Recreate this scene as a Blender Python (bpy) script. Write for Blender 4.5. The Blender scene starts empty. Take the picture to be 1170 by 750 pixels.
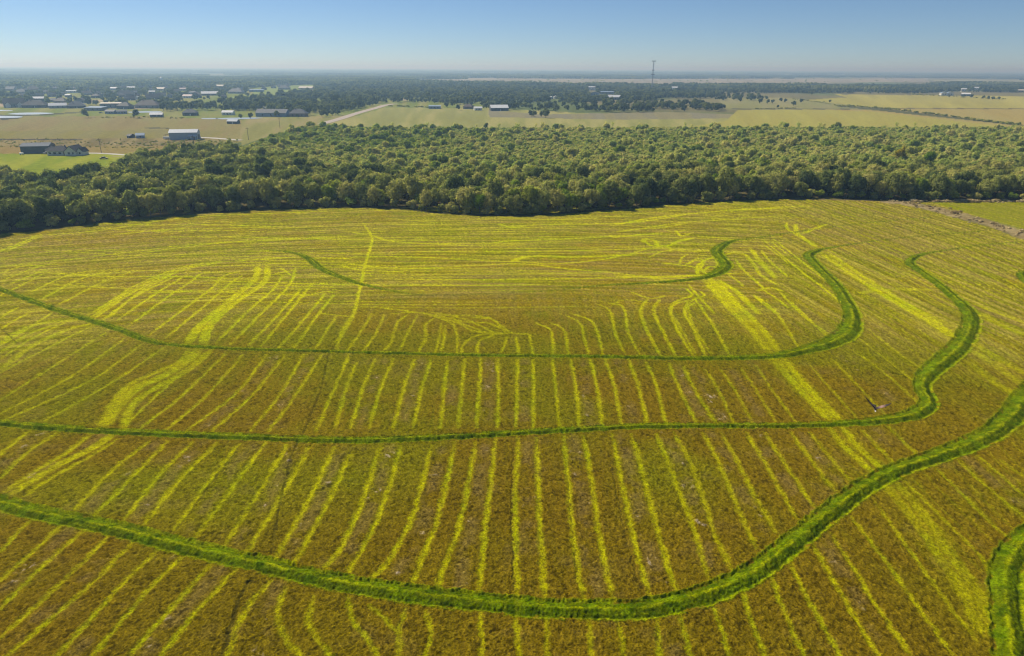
import bpy, math, random
import numpy as np
from mathutils import Vector, Matrix
R_ = math.radians
S = bpy.context.scene
COL = S.collection

# ------------------------------------------------------------------ camera
H = 60.0; FPX = 779.0; W0, H0 = 1170.0, 750.0; HORIZ = 78.3
TH = math.atan((H0/2-HORIZ)/FPX); ROLL = R_(0.29)
_F = np.array([0, math.cos(TH), -math.sin(TH)]); _R = np.array([1., 0, 0]); _U = np.array([0, math.sin(TH), math.cos(TH)])
CR = _R*math.cos(ROLL)+_U*math.sin(ROLL); CU = _U*math.cos(ROLL)-_R*math.sin(ROLL); CF = _F
cd = bpy.data.cameras.new('camera'); cam = bpy.data.objects.new('camera', cd); COL.objects.link(cam)
cd.sensor_width = 36; cd.lens = 36*FPX/W0; cd.clip_start = 0.5; cd.clip_end = 300000
M3 = Matrix([[CR[i], CU[i], -CF[i]] for i in range(3)])
cam.matrix_world = Matrix.Translation((0, 0, H)) @ M3.to_4x4()
S.camera = cam
# ------------------------------------------------------------------ light
SUN_EL, SUN_AZ = 43.0, -50.0        # azimuth from +Y, negative = to the left
wd = bpy.data.worlds.new('World'); S.world = wd; wd.use_nodes = True
nt = wd.node_tree; nt.nodes.clear()
sk = nt.nodes.new('ShaderNodeTexSky'); sk.sky_type = 'NISHITA'; sk.sun_disc = False
sk.sun_elevation = R_(SUN_EL); sk.sun_rotation = R_(SUN_AZ); sk.air_density = 0.68; sk.dust_density = 0.08; sk.ozone_density = 7.0
bg = nt.nodes.new('ShaderNodeBackground'); bg.inputs[1].default_value = 0.079
ow = nt.nodes.new('ShaderNodeOutputWorld')
nt.links.new(sk.outputs[0], bg.inputs[0]); nt.links.new(bg.outputs[0], ow.inputs[0])
sl = bpy.data.lights.new('sun', 'SUN'); sl.energy = 4.6; sl.angle = R_(0.53); sl.color = (1.0, 0.93, 0.78)
so = bpy.data.objects.new('sun', sl); COL.objects.link(so)
sd = Vector((math.sin(R_(SUN_AZ))*math.cos(R_(SUN_EL)), math.cos(R_(SUN_AZ))*math.cos(R_(SUN_EL)), math.sin(R_(SUN_EL))))
so.rotation_euler = sd.to_track_quat('Z', 'Y').to_euler(); so.location = (0, 0, 200)
vs = S.view_settings; vs.view_transform = 'Standard'; vs.look = 'None'; vs.gamma = 1; vs.exposure = 0.14; vs.use_curve_mapping = False
S.render.engine = 'CYCLES'
cy = S.cycles
cy.max_bounces = 5; cy.diffuse_bounces = 3; cy.glossy_bounces = 2; cy.transmission_bounces = 2; cy.transparent_max_bounces = 4; cy.volume_bounces = 0
cy.use_denoising = True
try: cy.denoiser = 'OPENIMAGEDENOISE'
except Exception: pass
cy.pixel_filter_type = 'BLACKMAN_HARRIS'; cy.filter_width = 1.15; cy.use_adaptive_sampling = True; cy.adaptive_threshold = 0.008
HAZE_DENSITY = 0.00021

# ------------------------------------------------------------------ helpers
rng = np.random.default_rng(11); random.seed(11)
def P(x, y, z=0.0):
    """photo pixel -> point on the plane z"""
    x = np.asarray(x, float); y = np.asarray(y, float)
    d = CF[:, None]*FPX + CR[:, None]*(x.ravel()-W0/2) + CU[:, None]*(H0/2-y.ravel())
    t = (z-H)/d[2]
    return np.stack([d[0]*t, d[1]*t], -1).reshape(x.shape+(2,))
def PX(X, Y, Z=0.0):
    X = np.asarray(X, float); Y = np.asarray(Y, float); Z = np.asarray(Z, float)-H
    a = X*CF[0]+Y*CF[1]+Z*CF[2]; a = np.where(a < 1e-3, 1e-3, a)
    return W0/2+FPX*(X*CR[0]+Y*CR[1]+Z*CR[2])/a, H0/2-FPX*(X*CU[0]+Y*CU[1]+Z*CU[2])/a
def ppm(x, y):
    p = P(x, y); d = p[0]*CF[0]+p[1]*CF[1]-H*CF[2]
    return FPX/d
def h2(ix, iy, s):
    n = (ix*374761393+iy*668265263+s*974634777) & 0xffffffff
    n = ((n ^ (n >> 13))*1274126177) & 0xffffffff
    n = n ^ (n >> 16)
    return (n & 0xffffff)/float(0xffffff)
def vn(x, y, s=0):
    xi = np.floor(x); yi = np.floor(y); fx = x-xi; fy = y-yi
    ix = xi.astype(np.int64); iy = yi.astype(np.int64)
    fx = fx*fx*(3-2*fx); fy = fy*fy*(3-2*fy)
    a = h2(ix, iy, s); b = h2(ix+1, iy, s); c = h2(ix, iy+1, s); d = h2(ix+1, iy+1, s)
    return (a*(1-fx)+b*fx)*(1-fy)+(c*(1-fx)+d*fx)*fy
def fbm(x, y, s=0, o=3):
    t = 0; a = 1; n = 0
    for k in range(o):
        t = t+a*vn(x*2**k+k*17.3, y*2**k-k*9.1, s+k); n += a; a *= .5
    return t/n
def sstep(a, b, x):
    t = np.clip((x-a)/(b-a), 0, 1); return t*t*(3-2*t)
def inpoly(X, Y, poly):
    poly = np.asarray(poly); r = np.zeros(X.shape, bool); n = len(poly); j = n-1
    for i in range(n):
        xi, yi = poly[i]; xj, yj = poly[j]
        if yi != yj:
            r ^= ((yi > Y) != (yj > Y)) & (X < (xj-xi)*(Y-yi)/(yj-yi)+xi)
        j = i
    return r
def smooth(pts, n=8):
    """Catmull-Rom through rows of pts"""
    p = np.asarray(pts, float)
    if len(p) < 3: 
        t = np.linspace(0, 1, n*2)[:, None]; return p[0]*(1-t)+p[-1]*t
    q = np.vstack([2*p[0]-p[1], p, 2*p[-1]-p[-2]]); out = []
    for i in range(1, len(q)-2):
        for t in np.linspace(0, 1, n, endpoint=False):
            out.append(.5*((2*q[i])+(-q[i-1]+q[i+1])*t+(2*q[i-1]-5*q[i]+4*q[i+1]-q[i+2])*t*t+(-q[i-1]+3*q[i]-3*q[i+1]+q[i+2])*t**3))
    out.append(q[-2]); return np.array(out)

class N:
    """tiny node helper"""
    def __init__(s, name):
        s.m = bpy.data.materials.new(name); s.m.use_nodes = True; s.t = s.m.node_tree; s.t.nodes.clear()
        s.o = s.n('ShaderNodeOutputMaterial')
    def n(s, ty, **k):
        x = s.t.nodes.new(ty)
        for a, b in k.items(): setattr(x, a, b)
        return x
    def l(s, a, b): s.t.links.new(a, b)
def rgba(c): return (c[0], c[1], c[2], 1)
MC = {}
def mat(name, col, rough=.8, var=.15, scale=.6, metal=0, bump=0):
    if name in MC: return MC[name]
    k = N(name); b = k.n('ShaderNodeBsdfPrincipled'); b.inputs['Roughness'].default_value = rough; b.inputs['Metallic'].default_value = metal
    b.inputs['Specular IOR Level'].default_value = .3
    tc = k.n('ShaderNodeTexCoord'); no = k.n('ShaderNodeTexNoise'); no.inputs['Scale'].default_value = scale; no.inputs['Detail'].default_value = 4
    k.l(tc.outputs['Object'], no.inputs['Vector'])
    mx = k.n('ShaderNodeMix', data_type='RGBA'); mx.inputs[6].default_value = rgba([c*(1-var) for c in col]); mx.inputs[7].default_value = rgba([min(1, c*(1+var)) for c in col])
    k.l(no.outputs[0], mx.inputs[0]); k.l(mx.outputs[2], b.inputs['Base Color']); k.l(b.outputs[0], k.o.inputs[0])
    MC[name] = k.m; return k.m
def mesh_np(name, v, f, mats=()):
    """v (n,3), f (m,4) or (m,3)"""
    me = bpy.data.meshes.new(name); v = np.asarray(v, np.float32); f = np.asarray(f, np.int32)
    me.vertices.add(len(v)); me.vertices.foreach_set('co', v.ravel())
    me.loops.add(f.size); me.loops.foreach_set('vertex_index', f.ravel())
    me.polygons.add(len(f)); me.polygons.foreach_set('loop_start', np.arange(0, f.size, f.shape[1], dtype=np.int32))
    me.update(calc_edges=True)
    for m in mats: me.materials.append(m)
    return me
def obj(name, me, parent=None, loc=None):
    o = bpy.data.objects.new(name, me); COL.objects.link(o)
    if parent is not None: o.parent = parent
    if loc is not None: o.location = loc
    return o
def tag(o, label=None, cat=None, group=None, kind=None):
    if label: o['label'] = label
    if cat: o['category'] = cat
    if group: o['group'] = group
    if kind: o['kind'] = kind
    return o
def empty(name, loc, rz=0):
    o = bpy.data.objects.new(name, None); o.empty_display_size = .5; COL.objects.link(o); o.location = loc; o.rotation_euler = (0, 0, rz); return o
class MB:
    def __init__(s): s.v = []; s.f = []
    def add(s, v, f):
        b = len(s.v); s.v += [tuple(p) for p in v]; s.f += [tuple(i+b for i in q) for q in f]; return s
    def box(s, x0, x1, y0, y1, z0, z1):
        return s.add([(x0,y0,z0),(x1,y0,z0),(x1,y1,z0),(x0,y1,z0),(x0,y0,z1),(x1,y0,z1),(x1,y1,z1),(x0,y1,z1)],
                     [(0,3,2,1),(4,5,6,7),(0,1,5,4),(1,2,6,5),(2,3,7,6),(3,0,4,7)])
    def tube(s, a, b, r0, r1=None, n=8):
        r1 = r0 if r1 is None else r1; a = Vector(a); b = Vector(b); d = (b-a).normalized()
        u = d.orthogonal().normalized(); w = d.cross(u); v = []
        for c, r in ((a, r0), (b, r1)):
            for i in range(n):
                t = 2*math.pi*i/n; v.append(c+u*(math.cos(t)*r)+w*(math.sin(t)*r))
        f = [(i, (i+1) % n, n+(i+1) % n, n+i) for i in range(n)]+[tuple(range(n-1, -1, -1)), tuple(range(n, 2*n))]
        return s.add(v, f)
    def gable_wall(s, w, d, h, rh, x0=0, y0=0, along='x'):
        """body with gable ends; ridge along x or y, centred at x0,y0"""
        a, b = (w/2, d/2)
        if along == 'x':
            v = [(-a,-b,0),(a,-b,0),(a,b,0),(-a,b,0),(-a,-b,h),(a,-b,h),(a,b,h),(-a,b,h),(-a,0,h+rh),(a,0,h+rh)]
            f = [(0,3,2,1),(0,1,5,4),(2,3,7,6),(1,2,6,9,5),(3,0,4,8,7),(4,5,9,8),(6,7,8,9)]
        else:
            v = [(-a,-b,0),(a,-b,0),(a,b,0),(-a,b,0),(-a,-b,h),(a,-b,h),(a,b,h),(-a,b,h),(0,-b,h+rh),(0,b,h+rh)]
            f = [(0,3,2,1),(0,1,5,8,4),(2,3,7,9,6),(1,2,6,5),(3,0,4,7),(4,8,9,7),(5,6,9,8)]
        return s.add([(p[0]+x0, p[1]+y0, p[2]) for p in v], f)
    def gable_roof(s, w, d, h, rh, x0=0, y0=0, along='x', ov=.5, t=.22):
        sp = (d if along == 'x' else w)/2; ln = (w if along == 'x' else d)/2+ov
        sl = rh/sp; e = sp+ov; off = .05
        for sg in (-1, 1):
            prof = [(0, h+rh+off), (sg*e, h-ov*sl+off), (sg*e, h-ov*sl+off+t), (0, h+rh+off+t)]
            v = []
            for q in (-ln, ln):
                for (u, z) in prof: v.append((q+x0, u+y0, z) if along == 'x' else (u+x0, q+y0, z))
            s.add(v, [(0,1,5,4),(1,2,6,5),(2,3,7,6),(3,0,4,7),(0,3,2,1),(4,5,6,7)])
        return s
    def hip_roof(s, w, d, h, rh, x0=0, y0=0, ov=.6, t=.15):
        a, b = w/2+ov, d/2+ov; r = max(0, a-b) if a > b else 0; ry = max(0, b-a) if b > a else 0
        z = h+.02
        v = [(-a,-b,z),(a,-b,z),(a,b,z),(-a,b,z),(-a,-b,z+t),(a,-b,z+t),(a,b,z+t),(-a,b,z+t),(-r-.05,-ry,z+t+rh),(r+.05,ry,z+t+rh)]
        if a >= b: f = [(0,3,2,1),(0,1,5,4),(1,2,6,5),(2,3,7,6),(3,0,4,7),(4,5,9,8),(5,6,9),(6,7,8,9),(7,4,8)]
        else: f = [(0,3,2,1),(0,1,5,4),(1,2,6,5),(2,3,7,6),(3,0,4,7),(4,5,8),(5,6,9,8),(6,7,9),(7,4,8,9)]
        return s.add([(p[0]+x0, p[1]+y0, p[2]) for p in v], f)
    def build(s, name, m, parent=None, loc=None, smooth_=False):
        me = bpy.data.meshes.new(name); me.from_pydata([tuple(p) for p in s.v], [], s.f); me.materials.append(m); me.update()
        if smooth_: me.polygons.foreach_set('use_smooth', [True]*len(me.polygons))
        return obj(name, me, parent, loc)

# ------------------------------------------------------------------ traced lines of the field
def TR(ox, oy, s): return lambda pts: [(ox+p[0]/s, oy+p[1]/s)+tuple(p[2:]) for p in pts]
A = TR(0, 230, 2.885); B = TR(390, 220, 2.885); C = TR(770, 220, 2.885)
D = TR(0, 480, 2.7775); E = TR(390, 480, 2.7775); Fz = TR(770, 480, 2.7775); G = TR(700, 230, 5.77)
I_ = lambda pts: pts
# levees: (x, y, half width m, strength)
LEV = [
 [(-420,222,1.2,1),(-240,266,1.2,1),(-60,314,1.2,1),(0,330.5,1.3,1),(52,349.6,1.5,1),(86.6,361,1.5,1),(131.7,374.8,1.5,1),(166.4,388.2,1.4,1),(194,393.5,1.2,1),(242.6,397,1.1,1),(294.6,399.2,1.0,1),(400,402,1.0,1),(528.6,405.4,1.1,1),(667,407,1.2,1),(770,409,1.4,1),(822,409,1.6,1),(884.4,406.4,2.0,1),(922.5,399.5,2.6,1),(953.7,389.8,3.4,1),(969,379.4,3.6,1),(974,369,3.2,1),(973.3,357,2.8,1),(965.6,341.3,2.6,1),(953.7,324,2.5,1),(939.8,309.8,2.4,1),(927.7,297,2.6,1),(924.5,291,2.6,1),(933,286.5,2.0,.9),(945,283.8,1.2,.7),(998.8,275.5,.7,.45),(1064.6,268.5,.7,.4),(1120,264.4,.8,.55)],
 [(305,285.5,.7,.3),(336,289,1.3,.7),(353.6,296,1.8,1),(367.4,307,1.8,1),(390,317,1.5,1),(417.7,325.7,1.2,.8),(459.3,334.4,.8,.35),(494,337.2,.6,.12),(577,335,.6,.1),(632.6,331.6,.7,.15),(695,325.7,1.0,.5),(743.6,323.3,1.2,.9),(790,319.4,1.6,1),(808,316,2.2,1),(822,310.5,2.8,1),(829.5,302.5,3.0,1),(824,295,2.8,1),(819,287,2.8,1),(827.2,279.5,2.4,1),(839.3,275,1.4,.8),(874,270.5,.9,.5),(964.6,257.5,.7,.35),(1064,248.4,.8,.5)],
 [(-420,436,1.3,1),(-240,458,1.3,1),(-80,476,1.3,1),(0,483.6,1.4,1),(72,489.5,1.4,1),(144,493.7,1.4,1),(252,498.3,1.4,1),(390,503,1.4,1),(462,501.6,1.4,1),(534,498,1.3,1),(606,493.7,1.3,1),(678,489.6,1.3,1),(750,486.6,1.3,1),(878,486.4,1.2,1),(943,484.7,1.3,1),(986,482.5,1.6,1),(1022,478.5,2.0,1),(1046,473,2.2,1),(1060,464,2.3,1),(1061,455.7,2.2,1),(1054,441.8,2.2,1),(1060,428,2.6,1),(1076,414,3.0,1),(1095.8,396.8,3.1,1),(1107.7,376,3.0,1),(1110,362,2.9,1),(1103,350.7,2.6,1),(1090.4,339.6,2.3,1),(1071.6,324,2.2,1),(1049.3,308,2.2,1),(1040,301.5,2.2,1),(1041.4,296,2.0,1),(1052,291,1.5,.8),(1071.6,287.6,1.0,.6),(1116.6,280.7,.8,.4),(1161.7,277,.8,.5)],
 [(-420,455,1.9,1),(-240,502,1.9,1),(-60,556,1.9,1),(0,573.8,1.9,1),(36,584.6,1.9,1),(90,595.6,1.9,1),(144,607.2,1.9,1),(216,626,1.9,1),(288,642.2,1.9,1),(360,659.4,1.9,1),(400,667.6,1.9,1),(462,677.5,2.0,1),(534,686.5,2.0,1),(606,693.5,2.0,1),(660,696.5,2.05,1),(732,695.8,2.1,1),(780,686.8,2.1,1),(815,675.8,2.1,1),(852,659.4,2.1,1),(888,635,2.1,1),(920,609,2.1,1),(956,579.6,2.1,1),(990,555.4,2.2,1),(1026,536.6,2.2,1),(1078,518.6,2.3,1),(1128,498,2.6,1),(1155,477,2.8,1),(1172,455,3.0,1),(1200,425,3.0,1),(1240,382,2.6,1),(1290,346,2.2,1),(1330,322,1.8,1),(1345,306,1.2,.8),(1330,296,.8,.5)],
 [(1480,452,2.0,1),(1380,498,2.0,1),(1290,545,2.1,1),(1230,580,2.2,1),(1195,600,2.2,1),(1172,618,2.3,1),(1155,638,2.4,1),(1149,662,2.4,1),(1150,690,2.4,1),(1154,720,2.4,1),(1158,760,2.4,1),(1164,800,2.4,1),(1172,870,2.4,1),(1185,960,2.4,1)],
 [(1200,335,2,1),(1180,326,2,1),(1169,318,2,1),(1168,312,1.6,.8),(1180,306,1,.5)],
]
ST = []   # strokes: (px points, half width m, strength)
def st(T, *pts, w=.42, s=1.0): ST.append((T(list(pts)), w, s))
# band between the second and third grassy bank
for pts in [[(60,350),(30,366),(0,385)],[(110,362),(50,392),(0,425)],[(170,368),(90,420),(0,475)],[(230,392),(100,455),(0,520)],[(300,412),(120,502),(0,565)],
            [(350,432),(150,560),(0,655)],[(410,452),(230,580),(0,700)],[(470,468),(300,590),(50,705),(0,720)],[(540,482),(380,590),(150,722)],
            [(740,505),(600,640),(455,752)],[(690,500),(560,600),(410,740)],[(800,505),(680,640),(550,752)],[(880,505),(770,640),(610,757)],[(940,505),(830,640),(700,757)],
            [(1000,505),(920,640),(825,757)],[(1060,505),(960,660),(885,757)],[(1150,505),(1110,600),(1040,757)]]:
    st(A, *pts, w=.42)
st(A,(0,470),(60,430),(150,400),(260,392),w=1.0,s=.7); st(A,(0,560),(100,480),(230,420),(300,405),w=.8,s=.7); st(A,(0,500),(90,440),(200,400),w=.6,s=.8)
st(A,(650,490),(610,530),(540,575),(450,615),(380,680),(345,740),w=1.3,s=1); st(A,(690,492),(640,540),(560,590),(470,640),(425,690),(410,745),w=.9,s=.95)
st(A,(620,490),(590,530),(500,570),(420,610),(350,690),w=.7,s=.9)
for x0, y0, x1 in [(50,560,-20),(110,550,30),(170,550,90),(240,550,170),(295,550,235),(350,555,325),(405,550,385),(460,550,445),(515,550,515),(580,550,575),(630,550,632),(755,550,785),(820,550,860),(870,550,925),(945,550,1010),(1005,560,1070)]:
    st(B, (x0,y0), (.5*(x0+x1)+2,640), (x1,775), w=.44)
st(B,(695,550),(705,640),(720,775)); st(B,(1080,565),(1110,640),(1175,770)); st(B,(1130,575),(1165,650),(1240,770))
for pts in [[(30,580),(75,660),(135,765)],[(105,585),(150,660),(200,765)],[(155,585),(200,650),(260,760)],[(225,585),(270,650),(335,755)],[(270,570),(330,660),(400,755)],
            [(450,570),(510,640),(600,740)],[(520,550),(590,620),(700,735)],[(590,520),(700,600),(800,690)],[(610,480),(700,550),(800,630)],[(640,450),(740,530),(830,590)]]:
    st(C,*pts,w=.36,s=.75)
for o, w, s in [(0,2.6,.8),(-14,1.0,1),(16,.9,1)]:
    st(C,(345+o,550),(400+o,615),(460+o,680),(530+o,750),w=w,s=s)
    st(C,(120+o*1.3,290),(200+o*1.3,380),(270+o*1.3,450),(330+o,530),w=w,s=s)
# third to fourth bank
for T, pts in [(D,[(90,35),(40,75),(0,110)]),(D,[(180,40),(90,100),(0,185)]),(D,[(470,68),(350,165),(240,280)]),(D,[(530,68),(420,180),(300,300)]),(D,[(610,70),(500,180),(395,315)]),
               (D,[(690,72),(560,200),(460,330)]),(D,[(760,75),(650,210),(555,348)]),(D,[(840,75),(740,210),(620,372)]),(D,[(910,80),(820,230),(715,395)]),
               (D,[(980,85),(900,230),(785,415)]),(D,[(1060,88),(980,250),(875,440)]),(D,[(1111,110),(1040,260),(935,455)]),
               (E,[(125,80),(100,150),(60,270),(0,400),(-55,475)]),(E,[(190,80),(160,180),(120,300),(70,400),(15,495)]),(E,[(285,80),(255,200),(220,320),(160,430),(95,505)]),
               (E,[(360,70),(335,190),(300,330),(260,430),(225,525)]),(E,[(425,70),(400,210),(370,350),(330,450),(305,535)]),(E,[(490,60),(470,230),(450,400),(438,545)]),
               (E,[(560,55),(553,250),(553,400),(560,558)]),(E,[(620,55),(626,250),(634,400),(645,562)]),(E,[(705,50),(725,250),(740,400),(770,568)]),
               (E,[(770,50),(795,200),(820,380),(862,572)]),(E,[(860,45),(890,200),(930,380),(980,562)]),(E,[(920,45),(960,180),(1000,340),(1062,545)]),
               (E,[(1000,45),(1050,170),(1111,330),(1165,500)]),(Fz,[(0,40),(50,130),(90,240),(130,360),(180,470)]),(Fz,[(90,40),(140,130),(190,250),(260,405)]),
               (Fz,[(150,40),(200,130),(250,230),(322,355)]),(Fz,[(230,40),(280,120),(330,210),(392,315)]),(Fz,[(290,40),(340,120),(400,210),(445,275)]),
               (Fz,[(370,40),(430,120),(510,225)]),(Fz,[(430,40),(480,100),(555,190)]),(Fz,[(600,35),(700,140)]),(Fz,[(680,20),(770,110)])]:
    st(T,*pts,w=.46,s=1.0 if T is not Fz else .8)
for o, w, s in [(0,2.0,.75),(-22,.7,1),(20,.7,1)]:
    st(Fz,(515+o,25),(570+o,90),(645+o,160),w=w,s=s)
    st(Fz,(690+o,200),(780+o,310),(870+o,440),(950+o,560),(1000+o,680),w=w*1.2,s=s*.8)
st(D,(350,50),(290,90),(170,150),(40,230),w=.8,s=1); st(D,(285,45),(200,110),(100,170),(20,225),w=.6,s=.9); st(D,(370,62),(260,130),(150,190),(80,240),w=.5,s=.9)
# below fourth bank
for T, pts in [(D,[(100,312),(50,360),(0,420)]),(D,[(190,337),(80,440),(0,510)]),(D,[(260,352),(120,480),(0,600)]),(D,[(340,372),(200,510),(0,690)]),
               (D,[(415,392),(290,520),(150,640),(20,750)]),(D,[(500,412),(350,560),(180,750)]),(D,[(580,432),(450,560),(285,760)]),(D,[(670,455),(540,600),(400,760)]),
               (D,[(745,477),(620,610),(505,760)]),(D,[(860,510),(780,600),(715,760)]),(D,[(905,530),(880,620),(905,690),(965,760)]),(D,[(995,560),(980,640),(1020,710),(1060,770)]),
               (E,[(15,560),(40,640),(90,700),(115,770)]),(E,[(90,590),(150,640),(195,710)]),(E,[(205,600),(180,680),(185,770)]),(E,[(270,610),(285,680),(255,770)]),
               (E,[(440,615),(447,700),(445,770)]),(E,[(555,622),(560,700),(566,770)]),(E,[(652,630),(652,770)]),(E,[(785,645),(790,700),(802,770)]),(E,[(880,645),(890,700),(905,770)]),
               (E,[(1000,632),(1012,770)]),(Fz,[(20,620),(35,680),(65,770)]),(Fz,[(125,585),(150,660),(185,770)]),(Fz,[(222,545),(240,620),(295,770)]),
               (Fz,[(310,500),(350,610),(420,770)]),(Fz,[(370,450),(420,560),(490,680),(535,770)]),(Fz,[(440,392),(500,500),(570,620),(660,770)]),
               (Fz,[(500,362),(570,470),(650,600),(760,760)]),(Fz,[(560,305),(650,420),(760,570),(880,740)]),(Fz,[(640,262),(760,430),(860,570),(960,700)]),
               (Fz,[(730,190),(850,310),(960,420),(1010,490)]),(Fz,[(830,152),(900,220),(1020,340),(1065,375)]),(Fz,[(900,125),(980,200),(1120,315)]),(Fz,[(955,105),(1120,245)])]:
    st(T,*pts,w=.42 if T is D else .36,s=.85)
# first to second bank
for pts in [[(0,265),(60,240),(140,212),(200,208)],[(40,270),(140,230),(215,220)],[(0,310),(60,282),(140,240)],[(100,300),(220,245),(300,230)],[(140,322),(250,262),(350,232)],[(190,342),(320,275),(380,250),(450,228)],
            [(340,390),(460,300),(560,245)],[(385,392),(520,300),(620,240)],[(420,414),(560,310),(630,265),(660,240),(720,233)],[(490,442),(640,330),(700,285),(740,245),(790,232)],
            [(545,450),(680,340),(760,270),(800,243)],[(710,468),(820,360),(900,290),(930,245)],[(760,472),(860,370),(950,280),(975,220)],[(820,474),(920,370),(995,285)],
            [(860,478),(940,380),(1030,270)],[(920,482),(1010,380),(1070,305)],[(970,482),(1050,370),(1100,310)],[(1040,487),(1080,420),(1110,375)],[(1110,487),(1125,430),(1160,375)]]:
    st(A,*pts,w=.42)
for o in (0, 9, -9): st(A,(300+o,382+o*.6),(370,335+o),(440,290+o),(560,236+o*.7),(650,211+o*.5),(745,199),w=.5,s=1)
st(A,(360,382),(420,330),(470,300),(580,245),w=.5)
for o in (-6, 0, 6): st(A,(620+o*1.6,468),(655+o*1.4,415),(740+o,340),(835+o,262),(850+o,212),w=.5)
for o in (-6, 0, 6): st(A,(670+o*1.6,470),(690+o*1.4,412),(780+o,330),(870+o,268),(882+o,210),w=.45)
st(A,(905,240),(975,225),w=.4); st(A,(925,220),(960,245),w=.4); st(A,(980,320),(1060,300),(1110,300),w=.35,s=.8); st(A,(1060,370),(1154,380),w=.4)
for pts in [[(100,400),(60,465),(20,520)],[(140,405),(110,470),(70,522)],[(220,400),(185,430),(165,490),(140,522)],[(250,405),(225,450),(190,522)],[(310,410),(275,440),(278,480),(255,525)],
            [(330,430),(320,480),(310,525)],[(342,440),(338,480),(330,522)],[(370,430),(382,480),(380,527)],[(550,465),(450,470),(405,500),(395,530)],[(500,470),(455,490),(445,530)],
            [(545,475),(538,500),(525,527)],[(575,475),(585,530)],[(620,468),(630,532)],[(640,430),(690,455),(697,530)],[(690,430),(735,455),(748,532)],[(740,405),(785,430),(800,480),(815,532)],
            [(760,400),(830,430),(862,532)],[(850,370),(885,390),(905,470),(935,532)],[(880,365),(930,380),(945,460),(985,535)],[(1010,350),(985,390),(1010,460),(1052,540)],
            [(1050,350),(1030,390),(1060,460),(1102,540)],[(1150,355),(1090,375),(1100,440),(1160,540)],[(1170,360),(1130,390),(1160,450),(1200,540)]]:
    st(B,*pts,w=.42)
st(B,(70,100),(98,140),(100,165),(80,230),(60,320),(40,400),(0,470),(-20,505),w=.5,s=1)
for pts in [[(120,380),(200,388),(300,403),(400,405),(480,412),(530,440),(560,462),(625,468)],[(160,400),(250,395),(340,412),(420,428),(480,430),(540,452)],[(280,400),(350,425),(380,450)],
            [(300,395),(400,415),(470,445),(500,465)],[(330,415),(420,440),(470,462)],[(430,412),(500,420),(545,465)],[(360,405),(430,455),(520,462)]]:
    st(B,*pts,w=.5,s=.95)
# streaks in the innermost part and beyond
for T, pts, w, s in [(B,[(40,132),(75,137),(110,135)],.8,1),(B,[(105,142),(160,160),(300,170),(430,175)],.7,.9),(B,[(500,166),(560,160),(800,150),(1050,135)],.7,.9),(B,[(530,112),(700,105),(950,100),(1154,70)],.8,.85),
        (B,[(520,105),(560,115),(600,112)],.9,.9),(B,[(600,90),(800,85),(1154,55)],.5,.5),(B,[(0,213),(200,212),(400,220),(560,228)],.7,.9),(B,[(560,228),(620,210),(750,212),(900,208),(960,205)],1.2,.95),(B,[(560,225),(700,235),(850,222),(960,203),(1154,185)],.7,.8),
        (B,[(0,230),(100,245),(250,250),(450,240),(600,235),(750,252),(900,265),(1050,285),(1154,295)],.7,.8),(B,[(0,240),(60,255),(200,262)],.6,.8),(B,[(900,268),(1154,285)],.5,.6),
        (A,[(0,215),(200,195),(450,165),(700,137),(1154,115)],.5,.7),(A,[(450,172),(700,140),(900,128),(1154,118)],.7,.8),(A,[(0,165),(60,140),(130,110)],.6,.9),(A,[(20,165),(110,125),(140,112)],.5,.9),(A,[(130,112),(300,100),(560,60),(700,48),(1154,30)],.8,.8),
        (A,[(380,110),(500,98),(620,90)],.9,.8),(A,[(620,92),(800,86),(900,88)],.6,.7),(A,[(780,197),(880,190),(960,185)],.7,.9),(A,[(860,162),(960,165)],.5,.5),(A,[(1040,185),(1154,190)],.6,.8),(A,[(0,190),(200,165),(420,160)],.5,.45),
        (A,[(0,237),(70,215),(140,212)],.5,.7),(B,[(0,65),(60,60),(180,60)],.7,.6),(B,[(150,85),(320,100)],.5,.5)]:
    st(T,*pts,w=w,s=s)
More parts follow.
